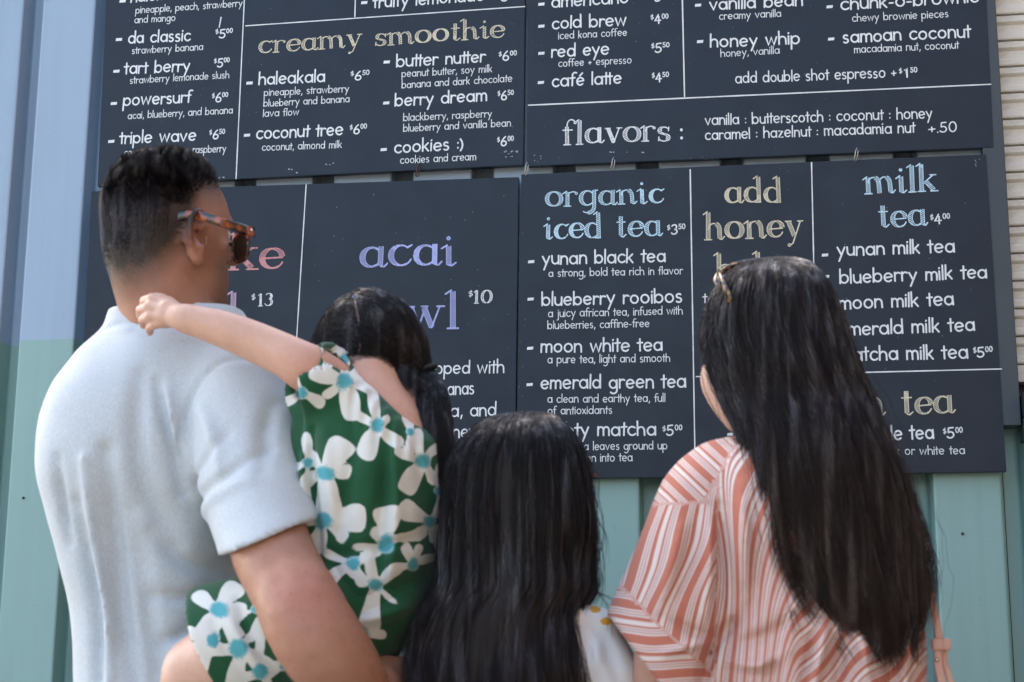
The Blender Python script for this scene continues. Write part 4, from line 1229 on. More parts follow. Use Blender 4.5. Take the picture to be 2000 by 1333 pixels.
Fs.loft([(606, 212, 470, MY + .01, .060), (640, 204, 490, MY + .01, .078), (700, 152, 515, MY, .103), (770, 108, 530, MY - .005, .128), (850, 88, 540, MY - .01, .140), (940, 88, 505, MY - .01, .140),
         (1010, 105, 470, MY - .005, .132), (1100, 132, 452, MY, .125), (1200, 158, 440, MY, .120), (1333, 166, 428, MY, .122), (1450, 166, 432, MY, .13), (1560, 164, 440, MY, .14)], k=.02)
Fs.cone(at(415, 745, MY - .02), at(478, 775, 2.36), .072, .074, k=.035)
Fa = Fs.like()
Fa.chain([at(455, 775, 2.365), at(484, 850, 2.325), at(499, 950, 2.28), at(522, 1050, 2.222), at(552, 1140, 2.17)], [.080, .080, .077, .0685, .068], k=.022, n=10)
h0, h1 = at(440, 1084, 2.24), at(593, 1019, 2.24)
hv = unit(h1 - h0); hem_n = unit(np.cross(hv, np.array([0.05, -1.0, -0.22])))
if hem_n[2] > 0: hem_n = -hem_n
Fa.plane(h0, hem_n, k=.003)
Fa.chain([at(508, 1015, 2.242), at(526, 1062, 2.215), at(560, 1150, 2.165)], [.0570, .0590, .060], k=.003, op='cut')
Fs.merge(Fa, .016)
Fs.chain([at(185, 790, MY + .02), at(156, 900, MY + .08), at(160, 985, 2.60)], [.062, .056, .054], k=.025)
Fs.cone(at(150, 985, 2.62), at(155, 1060, 2.66), .055, .055, k=.003, op='cut')
Fs.cone(at(338, 560, MY + .02), at(338, 618, MY + .012), .080, .070, k=.006, op='cut')
Y1 = 2.29
cr = [
 # armhole seam: narrow groove
 ([at(492, 702, 2.31), at(430, 708, 2.29), at(385, 740, 2.27), at(355, 800, 2.265), at(343, 870, 2.265), at(346, 930, 2.27), at(362, 1000, 2.28)], .0060, .0050),
 # folds running from the armpit and shoulder
 ([at(300, 740, 2.28), at(318, 810, 2.28), at(335, 880, 2.28), at(345, 960, 2.28)], .0065, .012),
 ([at(322, 760, 2.28), at(338, 820, 2.28), at(344, 870, 2.28)], -.005, .008),
 ([at(270, 730, 2.28), at(268, 830, 2.28), at(285, 950, 2.29), at(330, 1060, 2.29)], .006, .020),
 ([at(150, 980, 2.29), at(170, 1080, 2.30), at(188, 1200, 2.30), at(192, 1330, 2.3)], .007, .016),
 ([at(175, 900, 2.29), at(186, 1060, 2.30), at(208, 1200, 2.30), at(214, 1330, 2.3)], -.0065, .013),
 ([at(212, 880, 2.28), at(222, 1040, 2.29), at(236, 1180, 2.30), at(262, 1330, 2.3)], .0075, .018),
 ([at(250, 1000, 2.28), at(270, 1120, 2.29), at(290, 1240, 2.30), at(300, 1330, 2.3)], .004, .022),
 ([at(120, 900, 2.30), at(130, 990, 2.31), at(150, 1060, 2.33)], .005, .012),
 ([at(452, 1130, 2.32), at(400, 1150, 2.30), at(340, 1165, 2.29), at(290, 1160, 2.29)], .0055, .014),
 ([at(448, 1105, 2.32), at(390, 1108, 2.30), at(330, 1085, 2.29), at(290, 1040, 2.29)], .005, .016),
 ([at(455, 1160, 2.32), at(400, 1200, 2.30), at(350, 1260, 2.30), at(320, 1330, 2.30)], -.006, .016),
 ([at(430, 1180, 2.32), at(370, 1225, 2.30), at(310, 1250, 2.30)], .005, .012),
 # sleeve folds
 ([at(372, 945, 2.28), at(405, 900, 2.235), at(450, 850, 2.235)], .0028, .012),
 ([at(385, 985, 2.28), at(420, 955, 2.23), at(470, 920, 2.22), at(530, 880, 2.24)], .0030, .012),
 ([at(372, 1030, 2.28), at(430, 975, 2.225), at(500, 940, 2.20)], -0.0022, .012),
 ([at(390, 800, 2.26), at(420, 860, 2.24), at(440, 930, 2.23)], -.004, .016),
 ([at(540, 800, 2.30), at(520, 860, 2.25), at(530, 930, 2.24)], .004, .014),
 # sleeve hem stitching and neck rib
 ([at(196, 648, 2.37), at(215, 632, 2.35), at(260, 624, 2.33), at(330, 628, 2.32), at(400, 640, 2.32)], .0046, .0046),
 ([at(250, 640, 2.32), at(300, 655, 2.3), at(380, 670, 2.29)], .003, .012),
]
cf = creases(cr, 2.7)
Fs.displace(lambda x, y, z: cf(x, y, z) - .0040 * wob(x, y, z * .5, 26, 3) - .0020 * wob(x, y, z * .6, 62, 4))
V, Q = Fs.mesh(); V = relax(V, Q, 2)
adopt(mesh_obj('t_shirt', V, Q, shirt_m, smooth=True), man)
# jeans and shoes (below the frame)
Fj = Field((-1.40, 2.15, .08), (-.5, 2.70, .90), .011)
Fj.loft([(1540, 176, 424, MY, .125), (1600, 172, 430, MY, .13), (1700, 172, 434, MY, .13)], k=.03)
for hp in (hipL, hipR):
    kn = np.array([hp[0], hp[1] + .01, hp[2] * .54])
    Fj.chain([hp, kn, (hp[0], hp[1] - .02, .11)], [.105, .075, .062], k=.03)
Fj.plane((0, 0, .10), (0, 0, -1), k=.003)
V, Q = Fj.mesh()
adopt(mesh_obj('jeans', V, Q, node_mat('denim', (0.045, 0.065, 0.11), 0.85), smooth=True), man)
shoe_m = node_mat('shoe_leather', (0.30, 0.28, 0.25), 0.6)
for hp in (hipL, hipR): shoe(hp, 1.05, shoe_m, man)

# short cropped hair: tufts longer on top, faded at the sides
def scalp_hair(V, Q, C, A, hv, n, seed):
    r = np.random.default_rng(seed)
    N = np.zeros_like(V)
    fn = np.cross(V[Q[:, 2]] - V[Q[:, 0]], V[Q[:, 3]] - V[Q[:, 1]])
    for k in range(4): np.add.at(N, Q[:, k], fn)
    N /= np.linalg.norm(N, axis=1)[:, None] + 1e-12
    w = hv[Q].mean(1)
    ar = np.linalg.norm(fn, axis=1)
    pr = np.clip(w, 0, 1)**1.6 * ar; pr /= pr.sum()
    f = r.choice(len(Q), n, p=pr)
    a, b = r.uniform(0, 1, n), r.uniform(0, 1, n)
    bw = np.stack([(1 - a) * (1 - b), a * (1 - b), a * b, (1 - a) * b], 1)
    p = (V[Q[f]] * bw[..., None]).sum(1); nn = (N[Q[f]] * bw[..., None]).sum(1)
    nn /= np.linalg.norm(nn, axis=1)[:, None]
    return p, nn, hv[Q[f, 0]], r
V = np.array([v.co for v in body.data.vertices]); Qb = np.array([list(p.vertices) for p in body.data.polygons])
q = (V - mC) @ mA.T
notear = 1 - np.clip((np.abs(q[:, 0]) - .081) / .004, 0, 1) * (np.abs(q[:, 2] + .03) < .045) * (q[:, 1] > -.05)
hv = np.clip((q[:, 2] - np.interp(q[:, 1], bf, bu)) / .080 - .12, 0, 1) * notear * (q[:, 2] > -.15)
p, nn, hvv, r = scalp_hair(V, Qb, mC, mA, hv, 46000, 5)
ql = (p - mC) @ mA.T
top = np.clip((ql[:, 2] - .005) / .070, 0, 1)                      # 1 on the crown
side = 1 - top[:, None]
down = (-mA[2] - mA[1] * .35)[None, :]; down = down - nn * (down * nn).sum(1)[:, None]
frontf = np.clip((.098 - ql[:, 1]) / .05, .25, 1)
lng = (.0018 + .0045 * hvv + .0135 * top**1.6 * frontf * np.clip((.125 + ql[:, 1]) / .05, .45, 1)) * r.uniform(.6, 1.25, len(p))
cl_id = np.floor(ql[:, 0] / .013 + .8 * np.sin(ql[:, 1] * 170)) * 13.1 + np.floor(ql[:, 1] / .013 + .8 * np.sin(ql[:, 0] * 140)) * 7.7
cj = np.stack([np.sin(cl_id * 1.7), np.sin(cl_id * 2.9 + 1), np.sin(cl_id * 0.9 + 2)], 1)
flow = down * side + (mA[1] * .18 + mA[2] * .45)[None, :] * top[:, None] + cj * (.34 * top[:, None])
d0 = nn * (1 - .40 * side) + down * .6 * side + r.normal(0, .07, p.shape)
K = 6
cur = np.zeros((len(p), K, 3)); cur[:, 0] = p - nn * .0015
d = d0 * 1.0; pos = cur[:, 0].copy()
for k in range(1, K):
    d = d0 * (1 - k / K * .75) + flow * (k / K) * 1.3
    d /= np.linalg.norm(d, axis=1)[:, None]
    pos = pos + d * (lng / (K - 1))[:, None]
    cur[:, k] = pos
hs = strands('hair', list(cur), glossy_hair('short_black_hair', (0.008, 0.007, 0.0075), (0.012, 0.010, 0.010), .25, .45), .00030, .00016)
adopt(hs, man)

# sunglasses
sg = empty('sunglasses', at(490, 480, MY), 'tortoiseshell sunglasses with dark lenses worn by the man in the grey t-shirt', 'sunglasses')
def tortoise(name, dark, light, sc=60):
    m = node_mat(name, dark, 0.12, spec=0.6)
    t = NT(m)
    t.link(t.mix(t.ramp(t.noise(sc, 3, 0.5), 0.50, 0.62), dark, light), t.b.inputs['Base Color'])
    t.b.inputs['Coat Weight'].default_value = 0.2
    return m
tort_m = tortoise('brown_tortoiseshell', (0.012, 0.005, 0.004), (0.34, 0.065, 0.012), 48)
lens_m = node_mat('dark_lens', (0.006, 0.004, 0.004), 0.12, spec=0.25)
Yh = MY
ear_top = Lm(.086, -.004, .010); hinge_r = Lm(.076, .106, .004); hinge_l = Lm(-.076, .106, .004)
# visible temple: pass over the ear, tip drops behind it
tp = [at(497, 455, 2.40), at(478, 449, 2.375), at(440, 437, 2.352), at(398, 424, 2.346), at(372, 419, 2.350), at(345, 424, 2.346), at(322, 436, 2.345)]
def flat_bar(path, h0, h1, th, up):
    p = spline(path, 28); n = len(p); hs_ = np.linspace(h0, h1, n)
    vs, fs = [], []
    tan = np.gradient(p, axis=0)
    for i in range(n):
        s = unit(np.cross(tan[i], up)); u_ = unit(np.cross(s, tan[i]))
        for a, b in ((-1, -.7), (-.7, -1), (.7, -1), (1, -.7), (1, .7), (.7, 1), (-.7, 1), (-1, .7)):
            vs.append(p[i] + s * a * th / 2 + u_ * b * hs_[i] / 2)
    for i in range(n - 1):
        for k in range(8):
            k2 = (k + 1) % 8
            fs.append((i * 8 + k, i * 8 + k2, (i + 1) * 8 + k2, (i + 1) * 8 + k))
    fs += [tuple(range(7, -1, -1)), tuple((n - 1) * 8 + k for k in range(8))]
    return vs, fs
vs, fs = flat_bar(tp, .0165, .0125, .0042, mA[2])
adopt(mesh_obj('temple', vs, fs, tort_m, smooth=True), sg)
off = -2 * .0765 * mA[0]
vs, fs = flat_bar([np.array(Lm(-.078, .112, .006)), np.array(Lm(-.084, .06, .006)), np.array(Lm(-.088, .0, .008)), np.array(Lm(-.078, -.045, -.006))], .013, .012, .0036, mA[2])
adopt(mesh_obj('temple', vs, fs, tort_m, smooth=True), sg)
# front: two rims and a bridge, slightly wrapped
def lens_outline(cx):
    o = []
    for k in range(28):
        a = 2 * math.pi * k / 28
        x = math.copysign(abs(math.cos(a))**.75, math.cos(a)) * .029; z = math.copysign(abs(math.sin(a))**.8, math.sin(a)) * .024
        o.append((cx + x * (1 + .08 * math.copysign(1, z) * 0), z))
    return o
fc = at(489, 482, 2.40); fbase = np.array(tp[0]) 
def G3(x, z, f=0.0):    # x from the right hinge towards the nose
    return fbase - mA[0] * (x + .001) + mA[1] * (-.010 + f + .010 * (1 - ((x - .072) / .072)**2)) - mA[2] * (.018 - z)
for cx in (.034, .110):
    rim = np.array([G3(x, z) for x, z in lens_outline(cx)])
    pth = np.vstack([rim, rim[:1]])
    vs, fs = tube(pth, .0034, 8, squash=1.0, up=tuple(mA[1]), caps=False)
    adopt(mesh_obj('rim', vs, fs, tort_m, smooth=True), sg)
    c = rim.mean(0) + mA[1] * .003
    vs = list(rim) + [c] + [r_ - mA[1] * .0016 for r_ in rim] + [c - mA[1] * .0016]
    fs = [(k, (k + 1) % 28, 28) for k in range(28)] + [(29 + (k + 1) % 28, 29 + k, 57) for k in range(28)]
    adopt(mesh_obj('lens', vs, fs, lens_m, smooth=True), sg)
vs, fs = tube(spline([G3(.060, .010), G3(.072, .013), G3(.084, .010)], 8), .0035, 8)
adopt(mesh_obj('bridge', vs, fs, tort_m, smooth=True), sg)
bm = bmesh.new(); bmesh.ops.create_uvsphere(bm, u_segments=10, v_segments=6, radius=.0022, matrix=Matrix.Translation(at(491, 450, 2.383)))
adopt(bm_obj('hinge_rivet', bm, node_mat('polished_metal', (0.8, 0.8, 0.8), 0.15, metallic=1.0), smooth=True), sg)
# ------------------------------------------------------------------ shared cloth and hair builders
def strand_set(rows, n, th0, th1, s_end, seed, K=44, wave=0.0, wfreq=9.0, clumps=70, clump=0.6, depth=.012, top_pt=None, jit=.0016, spread=0.0):
    """Long hair that follows a loft: th in degrees around the section (270 = towards the camera)."""
    r = np.random.default_rng(seed)
    z, cx, rx, cy, ry = loft_table(rows)
    o = np.argsort(z); z, cx, rx, cy, ry = z[o], cx[o], rx[o], cy[o], ry[o]
    ztop, zbot = z[-1], z[0]
    out = []
    th = np.radians(r.uniform(th0, th1, n))
    cth = np.radians(th0 + (th1 - th0) * (np.arange(clumps) + r.uniform(-.45, .45, clumps)) / clumps)
    ccz = r.uniform(-.5, 1, clumps); cph = np.cumsum(r.normal(0, .45, clumps)); cend = r.uniform(0, 1, clumps); cdep = r.uniform(0, 1, clumps)
    ci = np.abs(th[:, None] - cth[None]).argmin(1)
    t = np.linspace(0, 1, K); csp = r.normal(0, 1, clumps)
    for i in range(n):
        c = ci[i]
        end = s_end[0] + (s_end[1] - s_end[0]) * (.55 * r.uniform() + .45 * cend[c])
        zz = ztop + (zbot - ztop) * (t**1.12) * end
        a = clump * t**1.2
        ang = th[i] * (1 - a) + cth[c] * a
        k = 1 - (depth * r.uniform(0, 1)**.8 + depth * 1.0 * cdep[c] * np.minimum(1, .25 + 1.4 * t)) / .1
        CX, RX, CY, RY = hermite(z, cx, zz), hermite(z, rx, zz), hermite(z, cy, zz), hermite(z, ry, zz)
        e = 2 / 2.3
        co, si = np.cos(ang), np.sin(ang)
        x = CX + RX * k * np.sign(co) * np.abs(co)**e
        y = CY + RY * k * np.sign(si) * np.abs(si)**e
        if r.uniform() < .018:      # flyaways
            fl = r.uniform(.02, .10) * t**.7
            x = x + (x - CX) * fl; y = y + (y - CY) * fl; jt = 2.5
        else: jt = 1.0
        w = wave * t**1.1 * (1 - .25 * r.uniform())
        x = x + spread * t**2.2 * (csp[c] * .7 + r.normal(0, .35)) + w * np.sin(zz * wfreq * 6.28 + cph[c]) + jt * jit * np.cumsum(r.normal(0, 1, K)) * .45
        y = y + w * .8 * np.cos(zz * wfreq * 6.28 + cph[c] + .8) + jit * np.cumsum(r.normal(0, 1, K)) * .3
        out.append(np.stack([x, y, zz], 1))
    return out

def loft_mesh(name, rows, mat, root, na=120, nz=140, shrink=.008, disp=None, n=2.3):
    z, cx, rx, cy, ry = loft_table(rows)
    o = np.argsort(z); z, cx, rx, cy, ry = z[o], cx[o], rx[o], cy[o], ry[o]
    zz = np.linspace(z[0], z[-1], nz)
    CX, RX, CY, RY = [hermite(z, a, zz) for a in (cx, rx, cy, ry)]
    a = np.linspace(0, 2 * math.pi, na, endpoint=False)
    co, si = np.cos(a), np.sin(a); e = 2 / n
    RXs, RYs = np.maximum(RX - shrink, .002), np.maximum(RY - shrink, .002)
    X = CX[:, None] + RXs[:, None] * (np.sign(co) * np.abs(co)**e)[None]
    Y = CY[:, None] + RYs[:, None] * (np.sign(si) * np.abs(si)**e)[None]
    Zg = np.repeat(zz[:, None], na, 1)
    if disp is not None:
        d = disp(a[None], (z[-1] - zz)[:, None])
        X = X + co[None] * d; Y = Y + si[None] * d
    V = np.stack([X, Y, Zg], 2).reshape(-1, 3)
    i, j = np.meshgrid(np.arange(nz - 1), np.arange(na), indexing='ij')
    j2 = (j + 1) % na
    Q = np.stack([i * na + j, i * na + j2, (i + 1) * na + j2, (i + 1) * na + j], 2).reshape(-1, 4)
    V = np.vstack([V, [CX[0], CY[0], zz[0]], [CX[-1], CY[-1], zz[-1] + .002]])
    b, tp_ = len(V) - 2, len(V) - 1
    F_ = [tuple(q) for q in Q] + [(b, (k + 1) % na, k) for k in range(na)] + [(tp_, (nz - 1) * na + k, (nz - 1) * na + (k + 1) % na) for k in range(na)]
    return adopt(mesh_obj(name, V, F_, mat, smooth=True), root)

def ridge(a, d, amp=.004, seed=0):
    r = np.random.default_rng(seed)
    s = 0
    for k in range(7):
        f = r.integers(14, 60); s = s + np.sin(f * a + r.uniform(0, 6) + 2.2 * np.sin(d * r.uniform(5, 12) + r.uniform(0, 6)))
    return amp * s / 3 * np.clip(d / .2, 0, 1)

def project(V):
    """World points -> photo pixel coordinates, used only to lay printed cloth patterns out."""
    q = (V - CAM) @ CR
    return 1000 + q[:, 0] / -q[:, 2] * F_PX, 666.5 - q[:, 1] / -q[:, 2] * F_PX

# ------------------------------------------------------------------ the small girl on his arm
GY = 2.34
fair_skin = skin_material('light_skin', (0.60, 0.37, 0.27), red=(0.58, 0.26, 0.18))
gA = frame(-12, -14, 4)
gC = at(720, 698, 2.40)
girl = empty('person', at(715, 1333, GY), 'small dark haired girl in a green and white flowered dress carried by the man', 'girl')
_zh = at(300, 650, 2.25)[2]; _zt = at(300, 570, 2.25)[2]
Fg = Field((-1.12, 1.98, .84), (-.36, 2.62, 1.66), .005, [(.84, _zh, .005), (_zh, _zt, .0024), (_zt, 1.66, .005)])
Lg = add_head(Fg, gC, gA, .82)
Fg.ell(gC + gA[2] * .010, (.0735, .0945, .0895), gA, k=.01)
Fg.loft([(715, 690, 755, GY, .040), (770, 652, 800, GY, .060), (850, 615, 846, GY, .075), (1000, 620, 840, GY, .078), (1120, 630, 825, GY, .085), (1220, 650, 790, GY, .08)], k=.03)
Fg.cone(at(735, 745, GY), gC - gA[2] * .05 - gA[1] * .02, .036, .036, k=.018)
# near arm: shoulder, elbow, wrist across the man's neck, hand on his collar
sh = at(672, 770, 2.300)
Fg.chain([sh, at(632, 738, 2.262), at(590, 712, 2.235), at(520, 678, 2.235), at(440, 645, 2.232), at(372, 625, 2.232), at(352, 620, 2.236)], [.032, .031, .0285, .0265, .0235, .0180, .0165], k=.015, n=18)
Fg.ell(at(600, 722, 2.235), (.030, .026, .026), k=.02)
# small hand lying on the neck with curled fingers
hw = at(352, 620, 2.236)
P_ = lambda u, v, y: at(u, v, y)
Fg.cone(hw, P_(330, 614, 2.244), .0160, .0185, k=.010)
Fg.cone(P_(330, 604, 2.248), P_(322, 622, 2.248), .0165, .0155, k=.010)
Fg.chain([P_(322, 594, 2.246), P_(298, 584, 2.252), P_(283, 588, 2.270), P_(280, 598, 2.292)], [.0092, .0086, .0078, .0068], k=.0022)
Fg.chain([P_(316, 606, 2.240), P_(291, 600, 2.245), P_(275, 606, 2.263), P_(274, 617, 2.285)], [.0092, .0086, .0078, .0068], k=.0022)
Fg.chain([P_(316, 619, 2.240), P_(293, 618, 2.244), P_(279, 625, 2.262), P_(280, 636, 2.283)], [.0088, .0082, .0074, .0066], k=.0022)
Fg.chain([P_(322, 631, 2.244), P_(303, 634, 2.248), P_(292, 641, 2.262), P_(293, 650, 2.280)], [.0080, .0074, .0066, .0060], k=.0022)
Fg.chain([P_(346, 606, 2.250), P_(330, 592, 2.262), P_(314, 584, 2.272), P_(303, 580, 2.282)], [.0105, .0095, .0085, .0070], k=.005)
# far arm forward round his chest
Fg.chain([at(800, 790, 2.37), at(800, 930, 2.46), at(720, 960, 2.56)], [.032, .028, .022], k=.02)
hand(Fg, at(720, 960, 2.56), (-1, .3, 0), (0, 0, 1), (0, -1, 0), .7, curl=.5)
# near thigh, knee and shin hooked round his side
Fg.chain([at(690, 1190, 2.32), at(560, 1240, 2.27), at(440, 1290, 2.255), at(385, 1315, 2.262)], [.070, .062, .056, .046], k=.03)
Fg.chain([at(385, 1310, 2.265), at(350, 1400, 2.31)], [.046, .040], k=.02)
Fg.chain([at(740, 1210, 2.40), at(690, 1300, 2.56), at(640, 1380, 2.62)], [.062, .050, .038], k=.03)
V, Q = Fg.mesh(); V = relax(V, Q, 2)
gb = adopt(mesh_obj('body', V, Q, fair_skin, smooth=True), girl)
d2 = lambda p, s_: np.exp(-((V - p)**2).sum(1) / s_**2)
set_attr(gb, 'flush', np.clip(.9 * d2(at(600, 735, 2.23), .05) + .6 * d2(at(690, 760, 2.28), .06) + .7 * d2(at(284, 630, 2.27), .02) + .5 * d2(at(800, 820, 2.3), .06), 0, 1))
set_attr(gb, 'stubble', .60 * (np.linalg.norm((V - gC), axis=1) < .105) * (V[:, 2] > gC[2] - .05))
eye_pair(Lg, girl, .86)

# flowered dress
def flower_material():
    m = node_mat('flowered_cotton', (0.03, 0.12, 0.06), 0.75, spec=0.2, sheen=0.15)
    t = NT(m)
    pet = t.attr('petal').outputs['Fac']; cen = t.attr('centre').outputs['Fac']
    g = t.mix(t.noise(18, 3), (0.008, 0.062, 0.024), (0.013, 0.090, 0.036))
    wcol = t.mix(t.noise(25, 3), (0.60, 0.60, 0.53), (0.74, 0.74, 0.68))
    e = t.math('MULTIPLY', t.math('SUBTRACT', t.noise(160, 2), .5), .05)
    f = t.ramp(t.math('ADD', pet, e), -.015, .015)
    col = t.mix(f, g, wcol)
    e2 = t.math('MULTIPLY', t.math('SUBTRACT', t.noise(520, 2), .5), 1.3)
    col = t.mix(t.ramp(t.math('ADD', cen, e2), -.12, .12), col, (0.085, 0.36, 0.40))
    t.link(col, t.b.inputs['Base Color'])
    t.link(t.bump(t.noise(30, 4, .6), .25, .004), t.b.inputs['Normal'])
    return m
flower_m = flower_material()
# flowers as seen: (u, v, size, rotation, list of petals as (angle, length, width))
FL = [
 (675, 745, 62, 0, ((95, 1.1, .46), (165, 1.15, .52), (215, .9, .4), (280, 1.3, .75), (345, .9, .5), (35, 1.0, .5))),
 (735, 830, 52, 0, ((150, .9, .45), (95, 1.5, .5), (250, 1.35, .95), (320, 1.2, .55), (25, .55, .35))),
 (636, 925, 60, 0, ((62, 1.35, .95), (5, .85, .45), (130, .95, .45), (200, .9, .5), (275, 1.5, 1.0))),
 (634, 1018, 60, 0, ((80, 1.1, .7), (5, 1.4, .95), (170, 1.0, .5), (250, 1.2, .6), (320, 1.0, .5))),
 (600, 905, 42, 0, ((90, 1.4, .5), (270, 2.0, .4), (200, 1.0, .4))),
 (825, 900, 50, 0, ((100, 1.3, .5), (160, 1.2, .5), (240, 1.45, .8), (300, 1.1, .5), (40, 1.2, .45))),
 (838, 1020, 48, 0, ((150, 1.4, .9), (60, 1.1, .4), (290, .9, .4))),
 (755, 1062, 60, 0, ((88, 1.25, .95), (18, 1.4, .42), (190, 1.1, .3), (140, .7, .35))),
 (688, 1100, 50, 0, ((25, 1.3, .55), (160, 1.3, .45), (215, 1.3, .5), (300, 1.1, .6))),
 (808, 1102, 42, 0, ((20, 1.1, .45), (190, 1.2, .5), (120, 1.0, .55), (70, 1.0, .5))),
 (732, 1142, 50, 0, ((100, 1.1, .5), (35, 1.3, .6), (150, 1.3, .6), (262, 1.9, .95), (320, 1.1, .3))),
 (708, 1240, 50, 0, ((60, 1.1, .6), (150, 1.1, .6), (0, .9, .5), (250, 1.2, .5))),
 (858, 1085, 38, 0, ((90, 1.6, .7), (200, 1.1, .5), (270, 1.2, .5))),
 (858, 960, 34, 0, ((90, 1.6, .6), (270, 1.6, .5), (0, 1.1, .6))),
 (640, 688, 30, 0, ((160, 1.5, .5), (20, 1.3, .5), (270, 1.2, .6))),
 (672, 700, 36, 0, ((90, .9, .5), (270, 1.6, .5), (30, 1.0, .4))),
 (590, 768, 40, 0, ((120, 1.0, .5), (210, 1.2, .6), (330, 1.3, .6))),
 (800, 845, 30, 0, ((95, 1.3, .8), (270, 1.6, .8))),
 (428, 1190, 60, 0, ((55, 1.1, .7), (150, 1.0, .6), (235, 1.3, .6), (310, 1.2, .5), (0, .9, .4))),
 (466, 1268, 62, 0, ((50, 1.7, .35), (110, 1.3, .7), (180, 1.5, .6), (265, 1.5, .8), (330, 1.2, .6))),
 (415, 1250, 50, 0, ((160, 1.2, .6), (250, 1.5, .6), (80, 1.1, .5))),
 (508, 1312, 50, 0, ((90, 1.6, .5), (200, 1.2, .6), (300, 1.2, .5), (20, 1.0, .5))),
 (500, 1190, 34, 0, ((30, 1.6, .5), (210, 2.0, .4))),
 (556, 1300, 40, 0, ((90, 1.2, .5), (210, 1.1, .5), (330, 1.2, .5))),
 (610, 1130, 40, 0, ((90, 1.2, .5), (210, 1.1, .5), (330, 1.2, .5))),
]
def flower_fields(V):
    u, v = project(V)
    # keep the print continuous round the sides: repeat it where the surface turns away
    pet = np.full(len(V), -1.0); cen = np.full(len(V), -1.0)
    for (fu, fv, s_, rot, ps) in FL:
        du, dv = (u - fu) / s_, -(v - fv) / s_
        near = (np.abs(du) < 2.4) & (np.abs(dv) < 2.4)
        if not near.any(): continue
        a, b = du[near], dv[near]
        a = a + .05 * np.sin(u[near] / 13 + v[near] / 17); b = b + .05 * np.sin(v[near] / 12 - u[near] / 15)
        best = .28 - np.hypot(a, b)
        for ang, L, W in ps:
            th = math.radians(ang)
            x = a * math.cos(th) + b * math.sin(th); y = -a * math.sin(th) + b * math.cos(th)
            L_, W_ = L * .50, W * .60
            # petal: broad outer end, narrow at the centre
            wx = W_ * (0.42 + .74 * np.clip(x / (L_ * 2), 0, 1)) * .86
            q = ((x - L_) / L_)**2 * 1.0
            d = 1 - np.sqrt(np.abs(x - L_)**2.4 / L_**2.4 + np.abs(y)**2.4 / wx**2.4)
            best = np.maximum(best, d * W_)
        pet[near] = np.maximum(pet[near], best)
        cen[near] = np.maximum(cen[near], (.27 - np.hypot(a, b)) * 3.2)
    pet = np.maximum(pet, -.6)
    return pet, cen
def finish_dress(name, F, root, k=2):
    V, Q = F.mesh(); V = relax(V, Q, k)
    o = adopt(mesh_obj(name, V, Q, flower_m, smooth=True), root)
    p, c = flower_fields(V)
    set_attr(o, 'petal', p); set_attr(o, 'centre', c)
    return o
dress = empty('dress', (0, 0, 0)); adopt(dress, girl)
Fd = Field((-.93, 1.95, .86), (-.33, 2.55, 1.52), .0042)
Fd.loft([(690, 655, 745, GY - .01, .052), (745, 618, 838, GY - .01, .085), (800, 588, 850, GY - .01, .100), (860, 573, 862, GY - .01, .110), (930, 574, 868, GY - .01, .118), (1000, 588, 864, GY - .005, .118),
         (1080, 600, 850, GY, .118), (1150, 610, 836, GY, .118), (1215, 640, 812, GY, .108), (1285, 690, 776, GY, .085)], k=.02)
# shoulder puff on the near side
Fd.chain([at(655, 745, 2.285), at(628, 745, 2.262), at(600, 742, 2.248)], [.052, .053, .052], k=.022)
Fd.plane(at(600, 735, 2.25), unit(at(585, 728, 2.24) - at(655, 762, 2.30)) * 1.0 + np.array([0, 0, -.18]), k=.003, lo=(-.93, 1.95, 1.30), hi=tuple(at(652, 655, 2.40)))
Fd.chain([at(655, 758, 2.29), at(620, 738, 2.255), at(560, 705, 2.23)], [.040, .045, .050], k=.004, op='cut')
# open neckline slanting from the near shoulder to the far armpit
na_, nb_ = at(688, 726, 2.26), at(838, 868, 2.26)
nl = unit(np.cross(nb_ - na_, np.array([.10, 1.0, .28])))
if nl[2] < 0: nl = -nl
Fd.plane(na_, nl, k=.004, lo=tuple(at(690, 1000, 2.4) * [1, 0, 1] + [0, 1.95, 0]), hi=(-.33, 2.55, 1.52))
Fd.loft([(700, 672, 800, GY + .0, .052), (770, 655, 832, GY, .068), (850, 640, 842, GY, .078), (880, 650, 842, GY, .080)], k=.004, op='cut')
gath = []
for i in range(15):
    f = i / 14
    u0, v0 = 690 + (836 - 690) * f, 738 + (874 - 738) * f
    gath.append(([at(u0 + 2, v0 + 2, 2.24), at(u0 - 8 + 14 * f, v0 + 30, 2.235), at(u0 - 14 + 24 * f, v0 + 62 + 20 * (i % 3), 2.23)], .0030 if i % 2 else -.0028, .0045))
for pts, am, w in (([(756, 860), (752, 950), (740, 1050), (742, 1150)], .0065, .012), ([(775, 880), (780, 960), (772, 1060), (760, 1150)], -.0055, .011), ([(700, 830), (690, 930), (668, 1040), (655, 1120)], .0045, .016),
                   ([(812, 900), (822, 980), (818, 1060), (800, 1140)], .007, .012), ([(613, 840), (612, 930), (618, 1010), (622, 1080)], .0085, .010), ([(640, 850), (650, 950), (660, 1020)], -.004, .014),
                   ([(690, 1190), (740, 1165), (800, 1120), (842, 1070)], .007, .014), ([(700, 1215), (760, 1200), (812, 1165)], -.005, .012), ([(650, 1085), (720, 1075), (800, 1050), (850, 1010)], .0045, .012),
                   ([(590, 890), (594, 960), (600, 1040)], -.006, .010)):
    gath.append(([at(a, b, 2.235) for a, b in pts], am, w))
cg = creases(gath)
gath2 = creases([([at(690, 742, 2.24), at(760, 812, 2.22), at(834, 880, 2.24)], .0030, .0040)])
Fd.displace(lambda x, y, z: cg(x, y, z) + gath2(x, y, z) - .002 * wob(x, y, z, 30, 6) - .0012 * wob(x, y, z, 75, 7))
finish_dress('bodice', Fd, dress)
